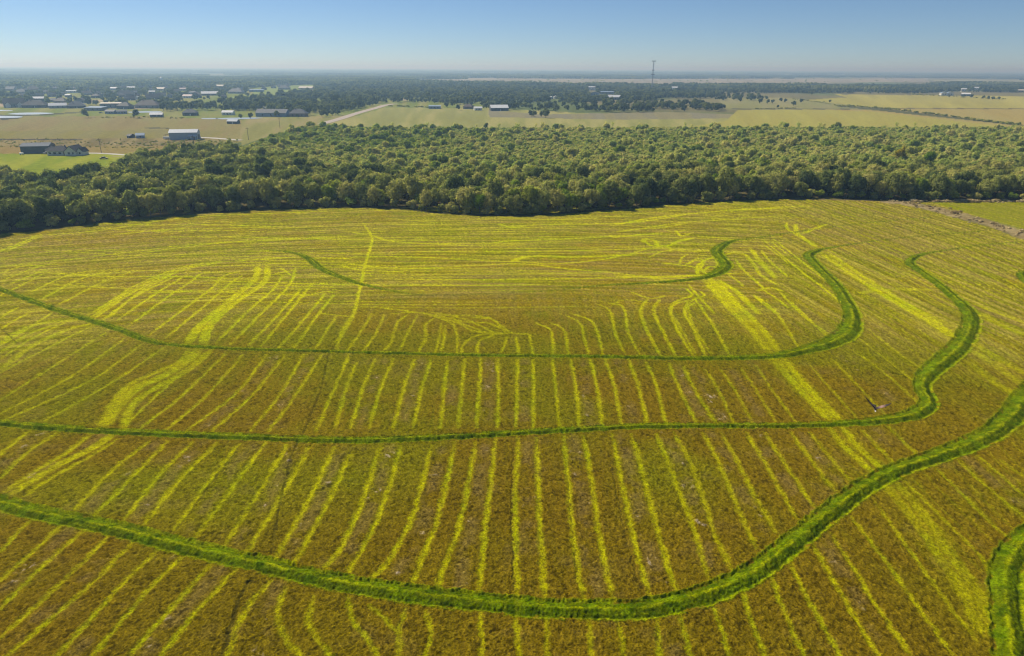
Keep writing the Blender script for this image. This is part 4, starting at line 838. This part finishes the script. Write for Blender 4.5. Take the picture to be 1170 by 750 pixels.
MB().box(-1.2, 0, -4.58, -4.4, .1, 2.3).build('door', M_door, t); MB().box(-2.6, -1.9, 1, 1.8, 4.5, 6.9).build('chimney', mat('brick_chimney', (.28,.18,.14), .9), t)
# ---- blue grey barn
x, y = at(207, 160); t = tag(empty('barn', (x+1, y+6, 0), R_(12)), 'blue grey metal barn with silver roof on the tan pasture', 'barn'); HBOX.append((188, 224, 161))
MB().gable_wall(23, 12, 6.0, 2.3, along='x').build('wall', mat('blue_grey_cladding', (.34,.42,.50), .55), t); MB().gable_roof(23, 12, 6.0, 2.3, along='x', ov=.4).build('roof', M_sil, t)
MB().add([(4,-8.6,2.9),(11.3,-8.6,2.9),(11.3,-6.05,4.0),(4,-6.05,4.0),(4,-8.6,3.05),(11.3,-8.6,3.05),(11.3,-6.05,4.15),(4,-6.05,4.15)],[(0,3,2,1),(4,5,6,7),(0,1,5,4),(1,2,6,5),(2,3,7,6),(3,0,4,7)]).build('porch_roof', M_sil, t)
for a in (4.2, 11.1): MB().box(a-.1, a+.1, -8.5, -8.3, 0, 2.9).build('porch_post', M_dbarn, t)
MB().box(5.4, 6.6, -6.06, -5.9, 1.2, 2.6).build('window', mat('bright_window', (.75,.77,.78), .3), t); MB().box(8.2, 9.2, -6.06, -5.9, .1, 2.2).build('door', M_door, t)
MB().box(11.44, 11.56, -3.6, .2, .1, 4.3).build('bay_door', M_dbarn, t); MB().box(11.44, 11.56, 1.2, 4.6, .1, 3.9).build('bay_door', mat('grey_roller_door', (.16,.17,.18)), t)
x, y = at(191, 158.6); t = tag(empty('pergola', (x-1, y+3, 0), R_(12)), 'thin brown post frame over a deck at the left end of the blue grey barn', 'pergola')
for a in (-2.2, 2.2):
    for b in (-2, 2): MB().box(a-.12, a+.12, b-.12, b+.12, 0, 3).build('post', mat('brown_timber', (.2,.13,.08)), t)
MB().box(-2.4, 2.4, -2.2, -1.96, 3, 3.2).build('beam', mat('brown_timber', (.2,.13,.08)), t); MB().box(-2.4, 2.4, 1.96, 2.2, 3, 3.2).build('beam', mat('brown_timber', (.2,.13,.08)), t)
def vehicle(px, py, L, colr, lab, cat, rz=0, trailer=False, nm='parked_car'):
    x, y = at(px, py); t = tag(empty(nm, (x, y+1, 0), rz), lab, cat); m = mat(cat.replace(' ', '_')+'_paint_%d' % int(px), colr, .35)
    w = .95
    if trailer:
        MB().box(-L/2, L/2, -w, w, .55, 2.3).build('body', m, t); MB().box(L/2, L/2+1.1, -.08, .08, .5, .62).build('hitch', M_dbarn, t); wx_ = (-.5, .5)
    else:
        MB().add([(-L/2,-w,.4),(L/2,-w,.4),(L/2,w,.4),(-L/2,w,.4),(-L/2,-w,1.0),(L/2,-w,.9),(L/2,w,.9),(-L/2,w,1.0)],[(0,3,2,1),(4,5,6,7),(0,1,5,4),(1,2,6,5),(2,3,7,6),(3,0,4,7)]).build('body', m, t)
        MB().add([(-L*.28,-w*.9,1.0),(L*.22,-w*.9,.95),(L*.22,w*.9,.95),(-L*.28,w*.9,1.0),(-L*.2,-w*.75,1.65),(L*.08,-w*.75,1.65),(L*.08,w*.75,1.65),(-L*.2,w*.75,1.65)],[(4,5,6,7),(0,1,5,4),(1,2,6,5),(2,3,7,6),(3,0,4,7)]).build('cabin', M_win, t)
        MB().box(-L*.19, L*.07, -w*.72, w*.72, 1.66, 1.72).build('roof', m, t); wx_ = (-L*.32, L*.32)
    for a in wx_:
        for b in (-w, w): MB().tube((a, b-.12, .36), (a, b+.12, .36), .36, n=12).build('wheel', mat('rubber', (.03,.03,.03)), t)
vehicle(190, 159.6, 5.2, (.75,.75,.73), 'white trailer parked by the left end of the blue grey barn', 'trailer', trailer=True, nm='trailer')
vehicle(118, 182.2, 5.2, (.55,.42,.16), 'tan yellow pickup parked on the lawn below the driveway', 'pickup', .2, nm='pickup_truck')
vehicle(114.8, 129.6, 4.8, (.05,.06,.08), 'dark car parked left of the joined long grey sheds', 'car')
vehicle(226, 158.2, 4.6, (.10,.11,.13), 'dark car at the start of the barn driveway', 'car', .3)
vehicle(52.5, 176.2, 4.6, (.6,.6,.6), 'pale car between the dark barn and the farmhouse', 'car', 1.3)
x, y = at(25, 177.2); t = tag(empty('gas_tank', (x, y, 0)), 'small white gas tank on the grass in front of the dark barn', 'tank')
MB().tube((-1.4, 0, .95), (1.4, 0, .95), .55, n=14).build('tank_body', mat('white_tank', (.7,.75,.74), .4), t, smooth_=False)
for a in (-.9, .9): MB().box(a-.12, a+.12, -.35, .35, 0, .55).build('foot', M_dbarn, t)
t, w, d = house(156.5, 165, 158.2, 'blue', 'blue', 'gable', 'small blue shed standing alone left of the blue grey barn', 'shed', 'shed', 2.1, n=1)
t, w, d = house(148, 152, 158.0, 'dark', 'dark', 'gable', 'tiny black shelter left of the small blue shed', 'shelter', 'shelter', 1.6, n=0)
x, y = at(185.3, 96.5); t = tag(empty('water_tower', (x, y, 0)), 'small white water tower above the distant trees left of the village edge', 'water tower')
MB().tube((0,0,16), (0,0,23), 5, 5, 14).build('tank', mat('white_tank', (.7,.75,.74), .4), t); MB().tube((0,0,23.02), (0,0,25.5), 5, .4, 14).build('cap', mat('white_tank', (.7,.75,.74), .4), t)
for i in range(4):
    a = i*math.pi/2+.7; MB().tube((5.4*math.cos(a), 5.4*math.sin(a), 0), (3.6*math.cos(a), 3.6*math.sin(a), 16), .4).build('leg', M_sil, t)
# ---- utility poles
M_pole = mat('weathered_pole', (.14,.11,.08), .9)
for i, (a, b, lab) in enumerate([(116,175,'wooden utility pole beside the farmhouse driveway'),(195,173.6,'wooden utility pole below the blue grey barn'),(284,160,'wooden utility pole beyond the big dark round tree'),(320,147,'wooden utility pole near the long pale blue building'),(222.5,171,'wooden utility pole in rough grass right of the barn pole')]):
    x, y = at(a, b); t = tag(empty('utility_pole', (x, y, 0), R_(20)), lab, 'utility pole', 'utility poles behind the wood')
    MB().tube((0,0,-.5), (0,0,10.5), .2, .13).build('pole', M_pole, t); ca = MB().box(-1.3, 1.3, -.07, .07, 9.6, 9.8).build('crossarm', M_pole, t)
    for u in (-1.15, 0, 1.15): MB().tube((u,0,9.8 if u else 10.5), (u,0,10.1 if u else 10.8), .07).build('insulator', mat('ceramic', (.35,.33,.3)), ca)
# ---- mast
x, y = at(744.6, 104); t = tag(empty('radio_mast', (x, y, 0), .3), 'tall lattice communications mast rising above the horizon', 'mast')
Mm = mat('galvanised_steel', (.30,.31,.33), .5); mb = MB(); HM = 83.0; W_ = 1.6
pts = [(W_*math.cos(a), W_*math.sin(a)) for a in (0, 2.094, 4.189)]
for (a, b) in pts: mb.tube((a,b,0), (a*.7,b*.7,HM), .40, .32, 6)
for k in range(27):
    z0 = k*HM/27; z1 = (k+1)*HM/27
    for i in range(3):
        f0 = 1-.3*z0/HM; f1 = 1-.3*z1/HM; p0 = pts[i]; p1 = pts[(i+1) % 3]; mb.tube((p0[0]*f0, p0[1]*f0, z0), (p1[0]*f1, p1[1]*f1, z1), .13, n=4)
mb.build('lattice', Mm, t)
for z, rad, n_ in ((81.5, 5.6, 12), (57, 3.2, 6), (45.5, 4.4, 12)):
    pl = MB()
    for i in range(3):
        a = i*2.094; b = a+2.094; pl.tube((rad*math.cos(a), rad*math.sin(a), z), (rad*math.cos(b), rad*math.sin(b), z), .14, n=5); pl.tube((0,0,z), (rad*math.cos(a), rad*math.sin(a), z), .12, n=5)
    pl = pl.build('antenna_platform', Mm, t)
    for i in range(n_):
        a = i*6.283/n_; c_, s_ = math.cos(a)*rad*.92, math.sin(a)*rad*.92; MB().box(c_-.4, c_+.4, s_-.4, s_+.4, z-1.4, z+1.4).build('antenna', mat('dark_antenna', (.12,.12,.14)), pl)

# ------------------------------------------------------------------ trees beyond the wood
far_c = [crown(41, 11, 5.2, .5, 10, 420, .75, L_far), crown(42, 13, 5.0, .8, 11, 420, .75, L_far), crown(43, 9, 4.6, .3, 9, 380, .7, L_far)]
far_t = [trunk_mesh(41, 11, .3), trunk_mesh(42, 13, .3), trunk_mesh(43, 9, .3)]
FS = []
def blocked(px, py, hgt_px):
    for (a, b, c_) in HBOX:
        if a-1.0 < px < b+1.0 and c_-1.2 < py < c_+hgt_px: return True
    return False
ind = []
def row(x0, x1, y0, y1, n, lab, grp, s=(.8, 1.1)):
    for i in range(n):
        u = (i+random.uniform(.2, .8))/n; a = x0+(x1-x0)*u; b = y0+(y1-y0)*u+random.uniform(-.7, .7)
        ind.append((a, b, random.uniform(*s), lab, grp))
row(184, 249, 127.2, 125.6, 15, 'tree in the clump just behind the grey hipped house', 'trees of the clump behind the grey house', (.95, 1.2))
row(186, 246, 125, 123.5, 10, 'tree in the clump just behind the grey hipped house', 'trees of the clump behind the grey house', (1.05, 1.3))
row(252, 296, 127.4, 126.6, 11, 'tree in the second clump, right of the white shed', 'trees of the clump by the white shed', (.9, 1.2))
row(366, 389, 134.2, 131, 6, 'dark tree crowded by the left side of the pale road', 'dark trees left of the road', (.8, 1.0))
row(603, 626, 134, 134.5, 4, 'tree at the left end of the pale bare field behind the wood', 'trees at the left end of the bare field', (.7, 1.1))
for a, b, s, lab in [(316,133.9,.75,'small round tree in front of the long pale blue building'),(340,135.2,.6,'small dark tree in front of the grey brown hipped house'),(286.5,136,.75,'bushy tree left of the long pale blue building'),(868,119,.95,'left tree of the loose row on the right hand pasture'),(877,119,1.0,'second tree of the loose row on the right hand pasture'),
                     (882.5,118.6,.8,'third tree of the loose row on the right hand pasture'),(892,117,.8,'pale tree mid loose row on the right hand pasture'),(897,117.6,.9,'fifth tree of the loose row on the right hand pasture'),(906.5,121.4,.95,'dark tree above the brown hedge on the right hand pasture'),(915,118.2,.8,'tree at the right end of the loose row on the pasture'),
                     (888.5,123.8,.6,'small low tree below the loose row on the pasture'),(948,117.6,.6,'lone tree on the hedge line at the right'),(927,109,1.0,'lone dark tree before the right hand tree line'),(1084,111.5,.7,'dark tree in front of the white barns'),(1110,112,.9,'tree right of the dark fronted shed'),
                     (1123,113.6,.8,'left tree of the short row right of the barns'),(1129,114,.9,'second tree of the short row right of the barns'),(1134,114.4,.8,'third tree of the short row right of the barns'),(1141,114.8,.75,'last tree of the short row right of the barns'),(1101,111,.8,'tree between the two right hand sheds')]:
    ind.append((a, b, s, lab, None))
for i, (a, b, s, lab, grp) in enumerate(ind):
    x, y = at(a, b); k = i % 3; c_ = tree('pasture_tree', (far_c[k], far_t[k]), x, y, s, random.uniform(0, 6.28), lab, grp)
    if i < 3: FS.append(c_)
# scattered mass
DP = [  # polygon in photo pixels of the ground, spacing probability
 ([(360,100),(470,96),(560,98),(560,104),(520,120),(478,118),(440,118),(400,128),(372,131),(352,128),(300,127),(250,123),(250,118),(330,108),(345,106)], .42),
 ([(300,127),(352,126),(372,131),(352,132),(300,131)], .5), ([(248,120),(300,118),(300,127),(270,127)], .5),
 ([(500,104),(600,100),(850,100),(1000,100),(1050,103),(850,105),(820,112),(790,114),(760,113),(725,118),(700,117),(640,116),(600,122),(560,123),(505,120)], .55),
 ([(500,118),(600,118),(600,125),(590,127),(530,127),(505,124)], .28), ([(600,118),(660,118),(760,120),(830,125),(820,128),(700,129),(620,128),(600,126)], .42),
 ([(700,117),(740,116),(800,120),(825,127),(790,127),(700,124)], .30), ([(800,105),(860,106),(880,114),(850,118),(810,114)], .2),
 ([(-100,98),(300,96),(300,101),(200,104),(100,103),(-100,103)], .6), ([(-100,103),(60,103),(280,103),(300,110),(250,113),(200,118),(186,122),(100,113),(60,113),(-100,112)], .42), ([(-100,112),(190,112),(190,121),(-100,121)], .26),
 ([(820,100),(1060,99),(1400,100),(1400,106),(1150,106.5),(1085,105.5),(1060,107.5),(830,107)], .8), ([(600,113),(660,113),(690,117),(600,118)], .4),
 ([(0,134.5),(330,135.5),(330,138),(0,137)], .006), ([(0,160),(240,158),(200,172),(0,168)], .0),
]
gx, gy = jgrid(-2600, 3200, 760, 2900, 9.5, g); ax, ay = PX(gx, gy); dens = np.zeros(len(gx))
clump = fbm(gx*.012, gy*.012, 201, 2)
for poly, d_ in DP:
    mm = inpoly(ax+(clump-.5)*4, ay+(clump-.5)*1.2, poly); dens[mm] = np.maximum(dens[mm], d_)
keep = rng.random(len(gx)) < np.clip(dens*(.25+1.5*sstep(.35, .65, clump)), 0, 1)
gx, gy, ax, ay = gx[keep], gy[keep], ax[keep], ay[keep]
kk = np.array([not blocked(a, b, 6.0*1200/math.hypot(x, y)) for a, b, x, y in zip(ax, ay, gx, gy)])
gx, gy = gx[kk], gy[kk]; n = len(gx)
scatter('distant_tree_cover', np.c_[gx, gy, np.zeros(n)-.1], rng.uniform(0, 6.28, n), rng.uniform(.6, 1.15, n)*np.where(rng.random(n) > .93, 1.3, 1), rng.integers(0, 3, n), FS, 'scattered blue green trees around the distant houses')
print('far trees', n)
# low brush on the pasture and along the hedges, weeds on the bank
bq = []
def y_lim(p): return p[1] < 800 and p[0] < 0
def brush(pts, n, jy=.5, jx=2, s=(.3, .7)):
    qd = smooth(pts, 8)
    for i in range(n):
        k = random.random()*(len(qd)-1); a = qd[int(k)]; b = qd[min(len(qd)-1, int(k)+1)]; f_ = k % 1
        p = at(a[0]*(1-f_)+b[0]*f_+random.gauss(0, jx), a[1]*(1-f_)+b[1]*f_+random.gauss(0, jy)); bq.append((p[0], p[1], -.1, random.uniform(*s)*(.6 if y_lim(p) else 1)))
brush([(955,121),(1005,124),(1060,130),(1120,138),(1165,143)], 190, .3, 2, (.35, .75))
brush([(905,113.5),(935,117),(960,122)], 40, .25, 1.5, (.3, .6)); brush([(1040,108),(1075,110),(1150,114)], 70, .3, 2, (.4, .8))
brush([(0,163),(60,163),(130,164),(190,165),(240,164)], 260, 2.0, 3, (.16, .4)); brush([(0,168),(100,168.4),(180,169)], 90, .4, 3, (.15, .4)); brush([(100,134.5),(180,135),(215,135.4)], 36, .5, 3, (.2, .5))
brush([(860,124.6),(885,124.4),(912,124)], 40, .2, 2, (.3, .5)); brush([(440,121.5),(470,122.5),(500,124)], 24, .2, 1, (.5, .8)); brush([(165,166),(220,164),(262,163)], 120, 2.2, 6, (.3, .6))
for i in range(150):
    p = at(random.uniform(560, 1060), random.uniform(88, 94)); bq.append((p[0], p[1], 0, random.uniform(1, 2)))
bq = np.array(bq); Kb = crown(51, 4, 4.2, .0, 7, 240, .5, L_olive)
x, y = at(138, 165.5); cb = tree('bush', (Kb, trunk_mesh(51, 5, .1)), x, y, .5, 0, 'round dark bush alone in the rough grass right of the farmhouse', cat='bush')
n = len(bq); scatter('hedge_brush', bq[:, :3], rng.uniform(0, 6.28, n), bq[:, 3], np.zeros(n), [cb], 'low dark brush along hedges and in rough grass')
L_weed = leaf_mat('dry_weed_stems', (.40,.30,.15), (.60,.48,.26), (.7,.58,.33), .2)
Kw = crown(53, 1.3, 2.1, .0, 7, 420, .2, L_weed, core=.15); wq = []
for i in range(110):
    k = random.random()*(len(SP)-1); a = SP[int(k)]; b = SP[min(len(SP)-1, int(k)+1)]; f_ = k % 1; p = a*(1-f_)+b*f_; wq.append((p[0]+random.gauss(0, 2.8), p[1]+random.gauss(0, 2.8), -.1, random.uniform(.2, .6)))
for i in range(90):
    a_ = random.uniform(1040, 1175); p = at(a_, 230.6+random.gauss(0, .5)); wq.append((p[0], p[1], -.1, random.uniform(.4, 1.0)))
wq = np.array(wq); p = at(1090, 244); cw = obj('dry_weed', Kw, None, (p[0], p[1], 0)); tag(cw, 'dry straw coloured weed clump topping the brown bank', 'weed')
n = len(wq); scatter('dry_weeds', wq[:, :3], rng.uniform(0, 6.28, n), wq[:, 3], np.zeros(n), [cw], 'dry brown weeds covering the bank between the fields')
# far forest: patches of crowns to the horizon
def patch(seed, size, n, hh):
    gg = np.random.default_rng(seed); vs_, fs_ = [], []; base = 0
    for i in range(n):
        a, b = gg.uniform(-size/2, size/2, 2); r0 = gg.uniform(4.5, 8); h0 = hh*gg.uniform(.65, 1.1)
        uu = np.array([(math.cos(t+s_)*math.cos(s_), math.sin(t+s_)*math.cos(s_), math.sin(s_)) for s_ in (-.9, -.1, .6, 1.2) for t in np.linspace(0, 6.283, 7)[:-1]])
        pp = uu*np.array([r0, r0, h0*.55])*gg.uniform(.75, 1.2, (len(uu), 1))+np.array([a, b, h0*.5]); pp[:, 2] = np.clip(pp[:, 2], -.5, None)
        vs_.append(pp); fs_ += [(base+j*6+q_, base+j*6+(q_+1) % 6, base+(j+1)*6+(q_+1) % 6, base+(j+1)*6+q_) for j in range(3) for q_ in range(6)]; base += 24
    return mesh_np('tree_clump', np.vstack(vs_), np.array(fs_), [L_far])
PM = patch(61, 90, 60, 13)
p = at(210, 92); pc = tag(obj('tree_clump', PM, None, (p[0], p[1], 0)), 'one block of far forest behind the village', kind='stuff')
fq = []
for (r0, r1, sp) in ((2400, 4800, 75), (4800, 9000, 120), (9000, 20000, 300), (20000, 45000, 800)):
    X_, Y_ = jgrid(-r1*.85, r1*.85, r0*.55, r1, sp, g); rd = np.hypot(X_, Y_); m = (rd >= r0) & (rd < r1) & (np.abs(np.arctan2(X_, Y_)) < R_(52)); X_, Y_ = X_[m], Y_[m]
    a, b = PX(X_, Y_); op = np.zeros(len(X_), bool)
    for poly in ([(560,90.5),(1065,90),(1065,97),(820,99),(700,99),(600,97),(470,95),(470,91)], [(1050,92),(1500,94),(1500,99),(1050,96.5)], [(400,97),(300,98),(300,108),(400,108)], [(180,99),(260,99),(260,103),(180,103)], [(820,86.4),(1060,86.6),(1060,87.6),(820,87.4)]):
        op |= inpoly(a, b, poly)
    nn = fbm(X_*.0006, Y_*.0009, 301, 3); op |= nn < (.36 if r0 < 9000 else .3)
    X_, Y_ = X_[~op], Y_[~op]
    for q1, q2 in zip(X_, Y_): fq.append((q1, q2, -.5, random.uniform(.8, 1.15)*(1 if sp < 200 else (1.5 if sp < 500 else 2.2))))
fq = np.array(fq); n = len(fq); print('patches', n, 'wood', len(rest), 'thicket', n2, 'bushes', nb_)
scatter('distant_forest', fq[:, :3], rng.uniform(0, 6.28, n), fq[:, 3], np.zeros(n), [pc], 'hazy blue forest stretching to the horizon')

# ------------------------------------------------------------------ bird
D_ = 47.0; ray = CF*FPX+CR*(1000-W0/2)+CU*(H0/2-467); ray /= np.linalg.norm(ray); bp = np.array([0, 0, H])+ray*D_
def bird():
    vs_, fs_ = [], []
    def add(v, f):
        b = len(vs_); vs_.extend(v); fs_.extend([tuple(i+b for i in q_) for q_ in f])
    prof = [(-.42,.012,.11),(-.30,.02,.075),(-.20,.05,.05),(-.08,.075,.075),(.05,.08,.08),(.16,.055,.055),(.22,.04,.042),(.27,.044,.046),(.31,.03,.032),(.35,.012,.012),(.385,.004,.004)]
    v = []
    for (yy, rz, rx) in prof:
        for i in range(10): a = i*.6283; v.append((math.cos(a)*rx, yy, math.sin(a)*rz))
    f = [(j*10+i, j*10+(i+1) % 10, (j+1)*10+(i+1) % 10, (j+1)*10+i) for j in range(len(prof)-1) for i in range(10)]+[tuple(range(9, -1, -1)), tuple(range(100, 110))]
    add(v, f)
    for sg in (-1, 1):
        v = []; pr = [(.03,.10,-.12,.03,.02),(.20,.13,-.13,.17,.018),(.38,.12,-.14,.31,.014),(.54,.05,-.15,.42,.01),(.66,-.05,-.19,.50,.008),(.74,-.16,-.24,.55,.006)]
        for (xx, y1, y0, zz, th) in pr: v += [(sg*xx, y1, zz+th), (sg*xx, (y1+y0)/2, zz+th*1.6), (sg*xx, y0, zz+th*.4), (sg*xx, y0, zz-th*.4), (sg*xx, (y1+y0)/2, zz-th*.6), (sg*xx, y1, zz-th)]
        f = []
        for j in range(5):
            for i in range(6): qd = (j*6+i, j*6+(i+1) % 6, (j+1)*6+(i+1) % 6, (j+1)*6+i); f.append(qd if sg > 0 else qd[::-1])
        f += [tuple(range(6)), tuple(range(35, 29, -1))]; add(v, f)
    me = bpy.data.meshes.new('bird'); me.from_pydata(vs_, [], fs_); me.update(); return me
kB = N('bird_plumage'); bb = kB.n('ShaderNodeBsdfPrincipled'); bb.inputs['Roughness'].default_value = .8
tc = kB.n('ShaderNodeTexCoord'); sx = kB.n('ShaderNodeSeparateXYZ'); kB.l(tc.outputs['Object'], sx.inputs[0]); ab = kB.n('ShaderNodeMath', operation='ABSOLUTE'); kB.l(sx.outputs[0], ab.inputs[0])
rpd = kB.n('ShaderNodeValToRGB'); e = rpd.color_ramp.elements; e[0].position = .07; e[0].color = (.05,.035,.03,1); e[1].position = .5; e[1].color = (.03,.022,.02,1); m9 = e.new(.1); m9.color = (.05,.03,.025,1); m8 = e.new(.28); m8.color = (.34,.19,.14,1); kB.l(ab.outputs[0], rpd.inputs[0])
rpv = kB.n('ShaderNodeValToRGB'); e = rpv.color_ramp.elements; e[0].position = .1; e[0].color = (.35,.25,.2,1); e[1].position = .62; e[1].color = (.05,.03,.03,1); mm = e.new(.42); mm.color = (.4,.22,.17,1); kB.l(ab.outputs[0], rpv.inputs[0])
sn = kB.n('ShaderNodeSeparateXYZ'); kB.l(tc.outputs['Normal'], sn.inputs[0]); gt = kB.n('ShaderNodeMath', operation='GREATER_THAN'); gt.inputs[1].default_value = 0; kB.l(sn.outputs[2], gt.inputs[0])
mxb = kB.n('ShaderNodeMix', data_type='RGBA'); kB.l(gt.outputs[0], mxb.inputs[0]); kB.l(rpv.outputs[0], mxb.inputs[6]); kB.l(rpd.outputs[0], mxb.inputs[7]); hd = kB.n('ShaderNodeMath', operation='GREATER_THAN'); hd.inputs[1].default_value = .24; kB.l(sx.outputs[1], hd.inputs[0]); mxc = kB.n('ShaderNodeMix', data_type='RGBA'); mxc.inputs[7].default_value = (.8,.78,.74,1); kB.l(hd.outputs[0], mxc.inputs[0]); kB.l(mxb.outputs[2], mxc.inputs[6]); kB.l(mxc.outputs[2], bb.inputs['Base Color']); kB.l(bb.outputs[0], kB.o.inputs[0])
bm_ = bird(); bm_.materials.append(kB.m); bo = obj('bird', bm_); tag(bo, 'dark winged pale bodied bird flying low over the field at right', 'bird')
bo.location = bp; bo.rotation_euler = (R_(-10), R_(-7), R_(160)); rm = bo.modifiers.new('remesh', 'REMESH'); rm.mode = 'VOXEL'; rm.voxel_size = .011; rm.use_smooth_shade = True

# ------------------------------------------------------------------ air
hb_ = MB().box(-90000, 90000, -90000, 90000, -1.5, 96).build('haze', mat('tmp', (1, 1, 1)))
kh = N('haze_air'); pv = kh.n('ShaderNodeVolumePrincipled'); pv.inputs['Color'].default_value = (.46, .73, 1.0, 1); pv.inputs['Density'].default_value = HAZE_DENSITY; pv.inputs['Absorption Color'].default_value = (.72, .72, 1, 1); pv.inputs['Anisotropy'].default_value = .3
kh.l(pv.outputs[0], kh.o.inputs['Volume']); hb_.data.materials.clear(); hb_.data.materials.append(kh.m); tag(hb_, 'thin blue haze in the air', kind='stuff')
